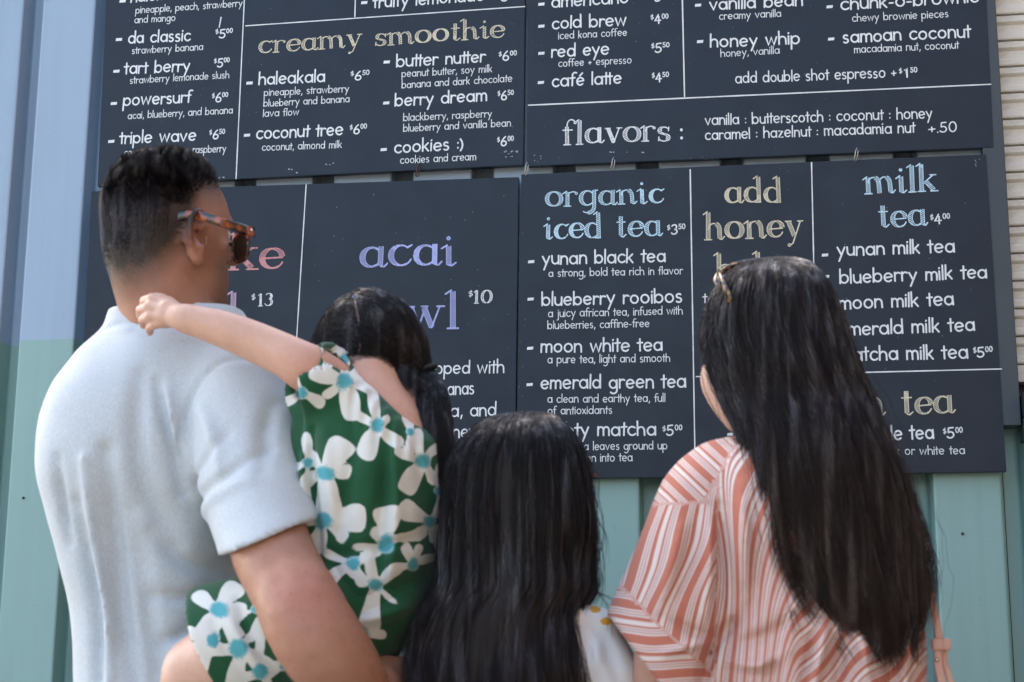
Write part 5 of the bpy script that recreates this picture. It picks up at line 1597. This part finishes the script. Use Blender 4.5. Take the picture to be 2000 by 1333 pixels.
# skirt part wrapped round the near thigh, open at the knee
Fk = Field((-1.15, 1.98, .84), (-.45, 2.50, 1.32), .0045)
Fk.chain([at(700, 1170, 2.32), at(600, 1205, 2.280), at(500, 1245, 2.265), at(425, 1262, 2.265), at(380, 1275, 2.27)], [.092, .086, .082, .086, .09], k=.03)
kn_n = unit(at(385, 1262, 2.24) - at(470, 1228, 2.24))
Fk.plane(at(404, 1245, 2.24), kn_n + np.array([0, 0, -.05]), k=.003)
Fk.chain([at(470, 1270, 2.260), at(330, 1325, 2.27)], [.066, .076], k=.004, op='cut')
fk = creases([([at(a, b, 2.14) for a, b in pts], am, w) for pts, am, w in (
    ([(440, 1165), (470, 1240), (520, 1333)], .007, .011), ([(398, 1215), (430, 1280), (470, 1340)], .005, .009), ([(470, 1160), (520, 1230), (590, 1320)], -.006, .011), ([(420, 1190), (470, 1275), (500, 1333)], -.004, .009),
    ([(500, 1160), (540, 1220), (600, 1290)], .006, .010))])
Fk.displace(lambda x, y, z: fk(x, y, z) - .0025 * wob(x, y, z, 38, 9))
finish_dress('skirt', Fk, dress)

# hair parted at the back and gathered in two low tails
def hair_cap(C, A, n, part_pts, tie, side, seed, r0=(.0775, .0985, .0935), K=26):
    r = np.random.default_rng(seed); out = []
    R0 = np.array(r0)
    loc = lambda p: ((p - C) @ A.T) / R0
    pp = spline([loc(p) for p in part_pts], 60)
    T = loc(tie)
    for i in range(n):
        s_ = r.uniform(0, 1); a = pp[int(s_ * 59)] + r.normal(0, .012, 3); a = a / np.linalg.norm(a)
        b = T / np.linalg.norm(T) + r.normal(0, .06, 3); b /= np.linalg.norm(b)
        om = math.acos(np.clip(a @ b, -1, 1)); t = np.linspace(.036, 1, K)
        q = (np.sin((1 - t) * om)[:, None] * a + np.sin(t * om)[:, None] * b) / math.sin(om)
        bulge = 1 + .03 * np.sin(t * math.pi) * r.uniform(.2, 1) + r.uniform(-.01, .03)
        lift = side * .0
        q = q * (bulge * (1 - 0 * t))[:, None]
        endr = np.linalg.norm(T)
        q = q * (1 + (endr - 1) * t**3)[:, None]
        out.append((q * R0) @ A + C + r.normal(0, .0006, (K, 3)))
    return out
hair_g = empty('hair', (0, 0, 0)); adopt(hair_g, girl)
tieR = at(832, 722, 2.375); tieL = at(612, 705, 2.43)
part = [at(690, 590, 2.42), at(697, 606, 2.37), at(706, 644, 2.335), at(706, 682, 2.325), at(700, 714, 2.335)]
_cr0 = np.array([.0770, .0980, .0925])
def on_cap(p, k=1.0):
    q = ((p - (gC + gA[2] * .010)) @ gA.T) / _cr0
    return (q / np.linalg.norm(q) * k * _cr0) @ gA + gC + gA[2] * .010
part = [on_cap(p) for p in spline(part, 14)]
cap = Field((-.80, 2.26, 1.38), (-.44, 2.62, 1.66), .0045)
cap.ell(gC + gA[2] * .010, (.0770, .0980, .0925), gA)
cap.ell(gC + gA[1] * .075 - gA[2] * .06, (.072, .060, .075), gA, k=.02, op='cut')
cap.plane(gC - gA[2] * .070 - gA[1] * .0, -gA[2] + gA[1] * -.1, k=.01)
V, Q = cap.mesh()
def groove(V):
    pp = spline(part, 80); d = np.sqrt(((V[:, None] - pp[None])**2).sum(2).min(1)); return d
keep = groove(V) > .0020
Qk = Q[keep[Q].all(1)]
adopt(mesh_obj('hair_cap', V, Qk, mass_m, smooth=True), hair_g)
st1 = hair_cap(gC + gA[2] * .012, gA, 5200, part + [on_cap(at(690, 584, 2.48))], tieR, 1, 3) + hair_cap(gC + gA[2] * .012, gA, 4200, part + [on_cap(at(690, 584, 2.48))], tieL, -1, 4)
def tail(tie, pts, rads, n, seed, flatx=1.0):
    r = np.random.default_rng(seed); p = spline([tie] + pts, 34); rd = np.interp(np.linspace(0, 1, 34), np.linspace(0, 1, len(rads)), rads)
    out = []
    for i in range(n):
        a = r.uniform(0, 6.28); q = math.sqrt(r.uniform(0, 1)); m = r.integers(26, 35)
        w = np.cumsum(r.normal(0, .0005, (34, 3)), 0)
        o = np.stack([np.cos(a) * rd * q, np.sin(a) * rd * q * .7, 0 * rd], 1)
        out.append((p + o + w)[:m])
    return out
st1 += tail(tieR, [at(842, 760, 2.35), at(848, 815, 2.325), at(860, 870, 2.315), at(869, 945, 2.31)], [.014, .023, .026, .018, .007], 3800, 8)
st1 += tail(tieL, [at(600, 740, 2.46), at(615, 800, 2.48), at(640, 860, 2.5)], [.016, .026, .028, .012], 900, 9)
r_ = np.random.default_rng(12)
for i in range(800):   # short wisps over the nape and round the ear
    q_ = r_.uniform(0, 1); a = at(722 + 84 * q_, 690 + 46 * q_ + r_.normal(0, 8), 2.332)
    b = a + np.array([r_.uniform(.0, .03), -.006, -r_.uniform(.010, .034)]); mline = np.linspace(a, b, 8) + np.cumsum(r_.normal(0, .0008, (8, 3)), 0)
    st1.append(mline)
hs = strands('hair_strands', st1, black_hair_m, .00042, .00016); adopt(hs, hair_g)
for tname, tpos in (('hair_tie', tieR), ('hair_tie', tieL)):
    vs, fs = tube([tpos + .016 * np.array([math.cos(a), math.sin(a) * .8, .35 * math.cos(a)]) for a in np.linspace(0, 2 * math.pi, 20)], .0035, 8, caps=False)
    adopt(mesh_obj(tname, vs, fs, node_mat('hair_elastic', (0.01, 0.01, 0.012), 0.7), smooth=True), hair_g)
vs, fs = tube([at(800, 752, 2.345) + .004 * np.array([math.cos(a), math.sin(a), 0]) for a in np.linspace(0, 6.28, 10)], .0012, 6, caps=False)
adopt(mesh_obj('ear_stud', vs, fs, node_mat('silver', (0.8, 0.8, 0.82), 0.2, metallic=1)), girl)

# ------------------------------------------------------------------ the older girl in the middle
HY = 2.36
hA = frame(-8, 10, 0); hC = at(1015, 938, HY + .01)
mid = empty('person', (at(1010, 1333, HY)[0], HY, 0.0), 'older girl with very long wavy black hair and a white top, seen from behind', 'girl')
Fh = Field((-.72, 2.05, 0.0), (-.02, 2.80, 1.42), .008, [(0.0, .75, .014), (.75, 1.42, .0065)])
Lh = add_head(Fh, hC, hA, .93)
Fh.cone(hC - hA[2] * .06 - hA[1] * .03, at(1005, 1160, HY + .01), .044, .048, k=.02)
Fh.loft([(1150, 950, 1060, HY, .045), (1190, 880, 1135, HY, .065), (1250, 850, 1165, HY, .08), (1333, 850, 1165, HY, .088), (1500, 870, 1145, HY, .085), (1650, 860, 1155, HY, .09)], k=.03)
for s_, xs in ((-1, 850), (1, 1168)):
    Fh.chain([at(xs - s_ * 12, 1245, HY), at(xs + s_ * 22, 1400, HY), at(xs + s_ * 26, 1560, HY + .03), at(xs + s_ * 16, 1700, HY - .01 + .05)], [.040, .034, .029, .021], k=.02, n=9)
    hand(Fh, at(xs + s_ * 16, 1700, HY + .04), (0, .1, -1), (0, 1, 0), (s_, 0, 0), .82, curl=.35)
hpL, hpR = at(950, 1640, HY), at(1065, 1640, HY)
simple_legs(Fh, hpL, hpR)
V, Q = Fh.mesh(); V = relax(V, Q, 1)
hb = adopt(mesh_obj('body', V, Q, fair_skin, smooth=True), mid)
set_attr(hb, 'flush', np.zeros(len(V))); set_attr(hb, 'stubble', np.zeros(len(V)))
eye_pair(Lh, mid, .93)
# white top with yellow dots
white_cloth = node_mat('white_cotton', (0.72, 0.71, 0.67), 0.8, spec=0.2, sheen=0.2)
t = NT(white_cloth)
dots = t.attr('dots').outputs['Fac']
t.link(t.mix(t.ramp(dots, -.02, .02), t.mix(t.noise(20, 3), (0.74, 0.73, 0.69), (0.80, 0.80, 0.77)), (0.72, 0.36, 0.03)), t.b.inputs['Base Color'])
t.link(t.bump(t.noise(24, 4, .6), .3, .005), t.b.inputs['Normal'])
Ft = Field((-.72, 2.05, .40), (-.02, 2.75, 1.24), .0065)
Ft.loft([(1165, 930, 1080, HY, .062), (1190, 862, 1160, HY, .082), (1240, 825, 1185, HY, .098), (1333, 815, 1200, HY, .105), (1500, 830, 1180, HY, .105), (1640, 815, 1195, HY, .11)], k=.02)
for s_, xs in ((-1, 850), (1, 1168)):
    Ft.chain([at(xs - s_ * 22, 1246, HY), at(xs + s_ * 8, 1320, HY), at(xs + s_ * 20, 1420, HY + .01)], [.048, .050, .050], k=.025)
    Ft.plane(at(xs + s_ * 18, 1405, HY), (s_ * .15, 0, -1), k=.003, lo=(at(xs, 1333, HY)[0] - .11 + s_ * .09, 2.05, .4), hi=(at(xs, 1333, HY)[0] + .11 + s_ * .09, 2.75, at(xs, 1405, HY)[2] + .06))
Ft.plane(at(1010, 1180, HY) + np.array([0, 0, .002]), (0, .0, 1), k=.01)
ft = creases([([at(a, b, HY - .09) for a, b in pts], am, w) for pts, am, w in (([(1150, 1215), (1180, 1270), (1205, 1340)], .006, .014), ([(1130, 1230), (1150, 1290), (1160, 1350)], .006, .012), ([(1165, 1250), (1150, 1333)], -.005, .012))])
Ft.displace(lambda x, y, z: ft(x, y, z) - .0035 * wob(x, y, z, 26, 10))
V, Q = Ft.mesh(); V = relax(V, Q, 2)
tp_ = adopt(mesh_obj('white_top', V, Q, white_cloth, smooth=True), mid)
u, v = project(V)
dd = np.full(len(V), -1.0)
for (du_, dv_, rr) in ((1163, 1191, 9), (1184, 1214, 10), (1205, 1400, 9), (860, 1230, 9), (840, 1280, 9)):
    dd = np.maximum(dd, 1 - np.hypot((u - du_) / (rr * 1.2), (v - dv_) / (rr * .8)))
set_attr(tp_, 'dots', dd)
Fj = Field((-.66, 2.18, .25), (-.04, 2.56, .62), .011)
Fj.loft([(1620, 862, 1150, HY, .095), (1800, 835, 1180, HY, .12), (2000, 800, 1215, HY, .14)], k=.03)
V, Q = Fj.mesh()
adopt(mesh_obj('skirt', V, Q, node_mat('denim_skirt', (0.06, 0.09, 0.15), 0.85), smooth=True), mid)
for hp in (hpL, hpR): shoe(hp, .8, shoe_m, mid)
# hair
hr = [(808, 1034, 1048, HY + .03, .006), (813, 992, 1078, HY + .02, .045), (830, 946, 1104, HY + .01, .080), (860, 910, 1130, HY, .106), (900, 882, 1150, HY - .005, .124), (960, 870, 1160, HY - .01, .124), (1030, 858, 1162, HY - .015, .116),
      (1100, 848, 1156, HY - .02, .108), (1150, 842, 1160, HY - .03, .104), (1200, 822, 1142, HY - .04, .100), (1260, 806, 1138, HY - .045, .096), (1333, 800, 1132, HY - .05, .09), (1430, 812, 1118, HY - .05, .075), (1520, 850, 1090, HY - .05, .05)]
hair_h = empty('hair', (0, 0, 0)); adopt(hair_h, mid)
loft_mesh('hair_mass', hr, mass_m, hair_h, shrink=.009, disp=lambda a, d: ridge(a, d, .004, 2))
st = strand_set(hr, 17000, 165, 375, (.80, 1.0), 21, wave=.0150, wfreq=4.3, clumps=48, clump=.66, depth=.013, spread=.016)
r_ = np.random.default_rng(31)
for u0, v0, u1, v1, bow in ((1158, 950, 1166, 1100, 10), (1160, 1000, 1180, 1090, 8), (1150, 1150, 1210, 1210, 14), (1155, 1140, 1190, 1240, 10), (1160, 1020, 1172, 1170, 8), (870, 960, 850, 1100, -6), (1148, 880, 1168, 1000, 8)):
    for k in range(3):
        a, b = at(u0 + r_.normal(0, 4), v0, HY - .03), at(u1 + r_.normal(0, 6), v1 + r_.normal(0, 8), HY - .05)
        mp = (a + b) / 2 + np.array([bow * .0012, 0, .0])
        st.append(spline([a, mp, b], 14))
hs = strands('hair_strands', st, glossy_hair('long_black_hair', (0.0070, 0.0058, 0.0065), (0.032, 0.016, 0.011)), .00040, .00016); adopt(hs, hair_h)

# ------------------------------------------------------------------ the woman on the right
WY = 2.34
wA = frame(-22, 6, 0); wC = at(1512, 660, WY + .02)
wom = empty('person', (at(1600, 1333, WY)[0], WY, 0.0), 'woman with long straight dark hair in a rust and white striped blouse', 'woman')
Fw = Field((-.30, 2.00, 0.0), (.52, 2.80, 1.66), .008, [(0.0, .80, .014), (.80, 1.30, .0075), (1.30, 1.66, .0055)])
Lw = add_head(Fw, wC, wA, .97, ears=(False, True))
# cheek and jaw that show past the hair
Fw.chain([at(1406, 712, 2.38), at(1402, 745, 2.37), at(1420, 785, 2.36), at(1444, 822, 2.35), at(1466, 838, 2.35)], [.021, .022, .020, .016, .013], k=.015, n=9)
Fw.cone(wC - wA[2] * .06 - wA[1] * .03, at(1540, 900, WY + .01), .050, .054, k=.02)
Fw.loft([(880, 1500, 1590, WY, .05), (920, 1420, 1660, WY, .07), (1000, 1395, 1700, WY, .095), (1150, 1400, 1760, WY, .10), (1333, 1410, 1755, WY, .10), (1600, 1380, 1790, WY, .11)], k=.03)
Fw.chain([at(1415, 945, WY), at(1350, 1120, WY), at(1290, 1300, WY - .01), at(1285, 1430, WY + .10)], [.045, .042, .036, .028], k=.02, n=9)
hand(Fw, at(1285, 1430, WY + .10), (.1, 1, -.1), (0, 0, 1), (-1, 0, 0), .9, curl=.4)
Fw.chain([at(1660, 955, WY), at(1715, 1130, WY + .02), at(1740, 1330, WY + .06), at(1790, 1500, WY + .12)], [.045, .040, .036, .026], k=.02, n=9)
hand(Fw, at(1790, 1500, WY + .12), (0, .6, -.8), (0, .8, .6), (1, 0, 0), .9, curl=.4)
hpL, hpR = at(1500, 1640, WY), at(1640, 1640, WY)
simple_legs(Fw, hpL, hpR)
V, Q = Fw.mesh(); V = relax(V, Q, 2)
wb = adopt(mesh_obj('body', V, Q, fair_skin, smooth=True), wom)
set_attr(wb, 'flush', .0 * V[:, 0] + .45 * np.clip((1.25 - V[:, 2]) / .2, 0, 1)); set_attr(wb, 'stubble', np.zeros(len(V)))
eye_pair(Lw, wom, .97)
# striped blouse
def stripe_material():
    m = node_mat('striped_crepe', (0.6, 0.2, 0.12), 0.8, spec=0.2, sheen=0.15)
    t = NT(m)
    ph = t.attr('phase').outputs['Fac']
    f = t.math('FRACT', t.math('ADD', ph, t.math('MULTIPLY', t.math('SUBTRACT', t.noise(18, 2), .5), .05)))
    cr_ = t.node('ShaderNodeValToRGB'); cr_.color_ramp.interpolation = 'LINEAR'
    rust, wht, ln = (0.45, 0.150, 0.098, 1), (0.66, 0.56, 0.50, 1), (0.38, 0.15, 0.13, 1)
    seq = [(0, rust, .26), (1, wht, .045), (2, rust, .03), (1, wht, .045), (2, ln, .03), (1, wht, .045), (0, rust, .11), (1, wht, .13), (0, rust, .06), (1, wht, .04), (2, ln, .03), (1, wht, .04), (2, ln, .03), (1, wht, .05)]
    tot = sum(s[2] for s in seq); x = 0
    els = cr_.color_ramp.elements
    while len(els) > 1: els.remove(els[-1])
    els[0].position = 0; els[0].color = rust
    for i, (k, c, w) in enumerate(seq):
        w /= tot
        if i:
            e = els.new(min(x + .004, 1)); e.color = c
        e = els.new(min(x + w - .004, 1)); e.color = c
        x += w
    t.link(f, cr_.inputs[0])
    n = t.noise(30, 3)
    t.link(t.mix(t.math('MULTIPLY', n, .25), cr_.outputs[0], t.mix(1.0, cr_.outputs[0], (.80, .78, .76), 'MULTIPLY')), t.b.inputs['Base Color'])
    t.link(t.bump(t.noise(400, 2), .15, .0005), t.b.inputs['Normal'])
    return m
stripe_m = stripe_material()
Fb = Field((-.34, 1.98, .72), (.50, 2.72, 1.42), .0055, [(.72, .88, .012), (.88, 1.42, .005)])
Fb.loft([(862, 1440, 1650, WY, .064), (885, 1400, 1650, WY - .005, .084), (925, 1368, 1690, WY - .01, .104), (985, 1362, 1732, WY - .01, .122), (1060, 1368, 1764, WY - .01, .130), (1150, 1376, 1790, WY, .130), (1240, 1385, 1806, WY, .128),
         (1333, 1392, 1806, WY, .126), (1480, 1385, 1812, WY, .13), (1620, 1375, 1822, WY, .14)], k=.02)
Fb.chain([at(1418, 935, WY - .01), at(1385, 985, WY - .02), at(1362, 1060, WY - .03), at(1335, 1150, WY - .03), at(1310, 1240, WY - .02), at(1290, 1330, WY - .02)], [.056, .066, .070, .078, .086, .092], k=.028, n=12)
ha, hb_ = at(1214, 1238, 2.30), at(1292, 1337, 2.30)
hn = unit(np.cross(hb_ - ha, np.array([.1, 1.0, -.2])))
if hn[2] > 0: hn = -hn
Fb.plane(ha, hn, k=.003, lo=(-.34, 1.98, .72), hi=tuple(at(1372, 1140, 2.30) * [1, 0, 1] + [0, 2.72, 0]))
Fb.chain([at(1310, 1235, WY - .02), at(1262, 1330, WY - .01)], [.060, .080], k=.004, op='cut')
Fb.cone(at(1540, 850, WY + .03), at(1540, 885, WY + .02), .070, .060, k=.006, op='cut')
YB = 2.215
fw = [([at(a, b, YB) for a, b in pts], am, w) for pts, am, w in (
    # armhole gather and the fold between sleeve and back
    ([(1430, 1215), (1398, 1250), (1378, 1300), (1368, 1350)], .020, .010), ([(1408, 985), (1408, 1080), (1405, 1160), (1402, 1235)], .0075, .010), ([(1388, 1000), (1388, 1100), (1380, 1200)], -.005, .010),
    ([(1430, 1230), (1470, 1180), (1480, 1080), (1470, 1000)], .005, .013), ([(1425, 1260), (1500, 1240), (1560, 1200)], .006, .012), ([(1420, 1290), (1480, 1300), (1540, 1270)], -.006, .010),
    ([(1400, 1240), (1360, 1235), (1320, 1215)], .006, .008), ([(1398, 1252), (1350, 1262), (1300, 1275)], -.005, .008), ([(1365, 1000), (1345, 1080), (1330, 1160)], .0045, .012), ([(1330, 1030), (1310, 1110), (1285, 1190)], -.005, .012),
    ([(1450, 950), (1455, 1040), (1450, 1130)], -.004, .014), ([(1610, 1230), (1600, 1290), (1590, 1340)], -.010, .010), ([(1590, 1240), (1570, 1340)], .007, .010), ([(1640, 1250), (1640, 1340)], .008, .012),
    ([(1680, 1230), (1700, 1340)], -.007, .012), ([(1730, 1240), (1745, 1340)], .009, .012), ([(1770, 1200), (1775, 1340)], -.006, .010), ([(1520, 1260), (1505, 1340)], .005, .013), ([(1560, 1150), (1540, 1250)], -.004, .013))]
cw = creases(fw, 2.6)
Fb.displace(lambda x, y, z: cw(x, y, z) - .003 * wob(x, y, z, 24, 12) - .0012 * wob(x, y, z, 60, 13))
V, Q = Fb.mesh(); V = relax(V, Q, 2)
bl = adopt(mesh_obj('blouse', V, Q, stripe_m, smooth=True), wom)
u, v = project(V)
wgt = np.clip((u - 1415) / 150, 0, 1); wgt = wgt * wgt * (3 - 2 * wgt)
back = (u + .95 * (v - 930) * wgt + 10 * np.sin(v / 70) * (1 - wgt) + 8 * np.sin(u / 38 + v / 90) + 7 * np.sin(u / 21 - v / 60)) / 72
# sleeve: stripes along the arm, turned across it below a mitre
along = (u + .30 * (v - 1000) + 6 * np.sin(v / 60) + 4 * np.sin(v / 27 + u / 40)) / 64 + .3
across = (v - .04 * u + 4 * np.sin(u / 30)) / 66
mit = (v - 1195) - (u - 1262) * .95
slv = np.where(mit > 0, across, along)
top = (v + u * 1.15) / 62
mask = (u < 1404 - (v - 900) * .02)
phase = np.where(mask, slv, back)
phase = np.where((v < 985) & (u < 1372 + (985 - v) * .55), (v * .8 + u * -.75) / 60, phase)
set_attr(bl, 'phase', phase)
Fj = Field((-.12, 2.15, .08), (.50, 2.60, .86), .011)
Fj.loft([(1600, 1382, 1812, WY, .13), (1700, 1375, 1815, WY, .14)], k=.03)
for hp in (hpL, hpR):
    Fj.chain([hp, (hp[0], hp[1] + .01, hp[2] * .54), (hp[0], hp[1] - .02, .11)], [.10, .075, .065], k=.03)
Fj.plane((0, 0, .10), (0, 0, -1), k=.003)
V, Q = Fj.mesh()
adopt(mesh_obj('trousers', V, Q, node_mat('white_denim', (0.6, 0.6, 0.58), 0.85), smooth=True), wom)
for hp in (hpL, hpR): shoe(hp, .92, shoe_m, wom)
# hair
wr_ = [(514, 1490, 1506, WY + .03, .006), (518, 1462, 1560, WY + .02, .046), (535, 1430, 1596, WY + .01, .078), (565, 1402, 1622, WY, .106), (610, 1380, 1645, WY - .005, .124), (670, 1370, 1668, WY - .01, .126), (730, 1388, 1690, WY - .02, .122),
       (790, 1412, 1716, WY - .03, .112), (850, 1440, 1736, WY - .05, .104), (920, 1452, 1762, WY - .065, .094), (1000, 1466, 1786, WY - .075, .082), (1070, 1488, 1803, WY - .08, .074), (1130, 1522, 1809, WY - .085, .066),
       (1190, 1572, 1804, WY - .09, .055), (1240, 1630, 1790, WY - .09, .044), (1285, 1690, 1780, WY - .09, .030)]
hair_w = empty('hair', (0, 0, 0)); adopt(hair_w, wom)
loft_mesh('hair_mass', wr_[:-2], mass_m, hair_w, shrink=.013, disp=lambda a, d: ridge(a, d, .005, 5))
st = strand_set(wr_, 19000, 160, 385, (.72, 1.03), 41, wave=.0040, wfreq=2.6, clumps=60, clump=.70, depth=.013, K=46, spread=.016)
r_ = np.random.default_rng(77)
for u0, v0, u1, v1, bow in ((1812, 1060, 1832, 1160, 6), (1815, 1100, 1826, 1180, 5), (1560, 1150, 1545, 1235, -6), (1640, 1200, 1668, 1290, -8), (1375, 640, 1372, 720, -5), (1540, 1130, 1560, 1230, -4), (1780, 1180, 1770, 1270, 6), (1720, 1220, 1700, 1300, 4)):
    for k in range(5):
        a, b = at(u0 + r_.normal(0, 5), v0, WY - .12), at(u1 + r_.normal(0, 8), v1 + r_.normal(0, 10), WY - .14)
        st.append(spline([a, (a + b) / 2 + np.array([bow * .001, 0, 0]), b], 12))
hs = strands('hair_strands', st, brown_hair_m, .00040, .00015); adopt(hs, hair_w)

# sunglasses pushed up on her head
s2 = empty('sunglasses', at(1440, 530, WY), 'tortoiseshell sunglasses pushed up on the crown of the woman with long hair', 'sunglasses')
tort2 = tortoise('blonde_tortoiseshell', (0.020, 0.010, 0.006), (0.42, 0.24, 0.08), 110)
vs, fs = flat_bar([at(1403, 532, 2.28), at(1410, 550, 2.245), at(1418, 570, 2.232), at(1427, 588, 2.228)], .010, .013, .005, (0, -.4, 1))
adopt(mesh_obj('temple', vs, fs, tort2, smooth=True), s2)
vs, fs = flat_bar([at(1590, 528, 2.40), at(1602, 548, 2.30), at(1612, 575, 2.27)], .010, .011, .004, (0, -.4, 1))
adopt(mesh_obj('temple', vs, fs, tort2, smooth=True), s2)
for c0, c1 in (((1402, 550, 2.30), (1482, 520, 2.40)), ((1492, 519, 2.41), (1580, 526, 2.42))):
    a, b = at(*c0), at(*c1); ctr = (a + b) / 2; ax = (b - a) / 2; upv = np.array([0, .35, .9]) * .020
    ring = np.array([ctr + ax * math.copysign(abs(math.cos(q))**.8, math.cos(q)) + upv * math.copysign(abs(math.sin(q))**.85, math.sin(q)) - np.array([0, .0, .010]) for q in np.linspace(0, 2 * math.pi, 29)])
    vs, fs = tube(ring, .0038, 8, caps=False)
    adopt(mesh_obj('rim', vs, fs, tort2, smooth=True), s2)
    vs = list(ring[:28]) + [ring[:28].mean(0)]
    adopt(mesh_obj('lens', vs, [(k, (k + 1) % 28, 28) for k in range(28)], lens_m, smooth=True), s2)
vs, fs = tube([at(1480, 518, 2.40), at(1487, 516, 2.405), at(1494, 518, 2.41)], .004, 8)
adopt(mesh_obj('bridge', vs, fs, tort2, smooth=True), s2)

vs, fs = tube(spline([at(1404, 562, 2.30), at(1399, 546, 2.31), at(1411, 529, 2.33), at(1434, 519, 2.345), at(1462, 512, 2.355), at(1492, 509, 2.36), at(1522, 512, 2.365), at(1548, 518, 2.37)], 30), .0045, 8)
adopt(mesh_obj('brow_bar', vs, fs, tort2, smooth=True), s2)
# handbag on her far shoulder: strap, slide loop and rivet show, the bag hangs below
bag = empty('handbag', at(1845, 1640, WY), 'pink leather handbag strap with a loop, on the shoulder of the striped woman', 'handbag')
leather_m = node_mat('pink_leather', (0.56, 0.30, 0.22), 0.5)
t = NT(leather_m); t.link(t.mix(t.noise(60, 3), (0.50, 0.26, 0.19), (0.60, 0.34, 0.255)), t.b.inputs['Base Color']); t.link(t.bump(t.noise(220, 2), .2, .0008), t.b.inputs['Normal'])
SY = 2.285
def strap(path, w, th, name='strap'):
    p = spline(path, 30); tan = np.gradient(p, axis=0); vs, fs = [], []
    for i in range(len(p)):
        s_ = unit(np.cross(tan[i], (0, 1, 0.1))); n_ = unit(np.cross(s_, tan[i]))
        for a, b in ((-1, -.6), (-.8, -1), (.8, -1), (1, -.6), (1, .6), (.8, 1), (-.8, 1), (-1, .6)): vs.append(p[i] + s_ * a * w / 2 + n_ * b * th / 2)
    for i in range(len(p) - 1):
        for k in range(8): fs.append((i * 8 + k, i * 8 + (k + 1) % 8, (i + 1) * 8 + (k + 1) % 8, (i + 1) * 8 + k))
    fs += [tuple(range(7, -1, -1)), tuple((len(p) - 1) * 8 + k for k in range(8))]
    return adopt(mesh_obj(name, vs, fs, leather_m, smooth=True), bag)
strap([at(1715, 905, 2.25), at(1760, 980, 2.24), at(1795, 1080, 2.275), at(1815, 1150, SY - .005), at(1826, 1200, SY), at(1836, 1255, SY)], .0105, .004)
strap([at(1834, 1250, SY), at(1832, 1290, SY), at(1838, 1325, SY), at(1850, 1400, SY), at(1856, 1560, SY)], .0110, .0045)
strap([at(1846, 1250, SY + .006), at(1845, 1290, SY + .006), at(1856, 1330, SY + .006), at(1880, 1420, SY), at(1895, 1560, SY)], .0085, .004)
bm = bmesh.new(); p = at(1838, 1259, SY)
box_bm(bm, p[0] - .0125, p[0] + .0125, SY - .007, SY + .012, p[2] - .0078, p[2] + .0078, .002)
adopt(bm_obj('strap_loop', bm, leather_m, smooth=True), bag)
bm = bmesh.new(); bmesh.ops.create_uvsphere(bm, u_segments=12, v_segments=8, radius=.0031, matrix=Matrix.Translation(at(1830, 1289, SY - .004)))
adopt(bm_obj('rivet', bm, node_mat('brass_rivet', (0.6, 0.5, 0.35), 0.25, metallic=1), smooth=True), bag)
Fz = Field((.15, 2.18, .60), (.48, 2.42, .90), .008)
pb = at(1872, 1650, SY)
Fz.ell((pb[0], SY + .01, pb[2] - .05), (.12, .045, .10), k=.01)
V, Q = Fz.mesh()
adopt(mesh_obj('bag_body', V, Q, leather_m, smooth=True), bag)
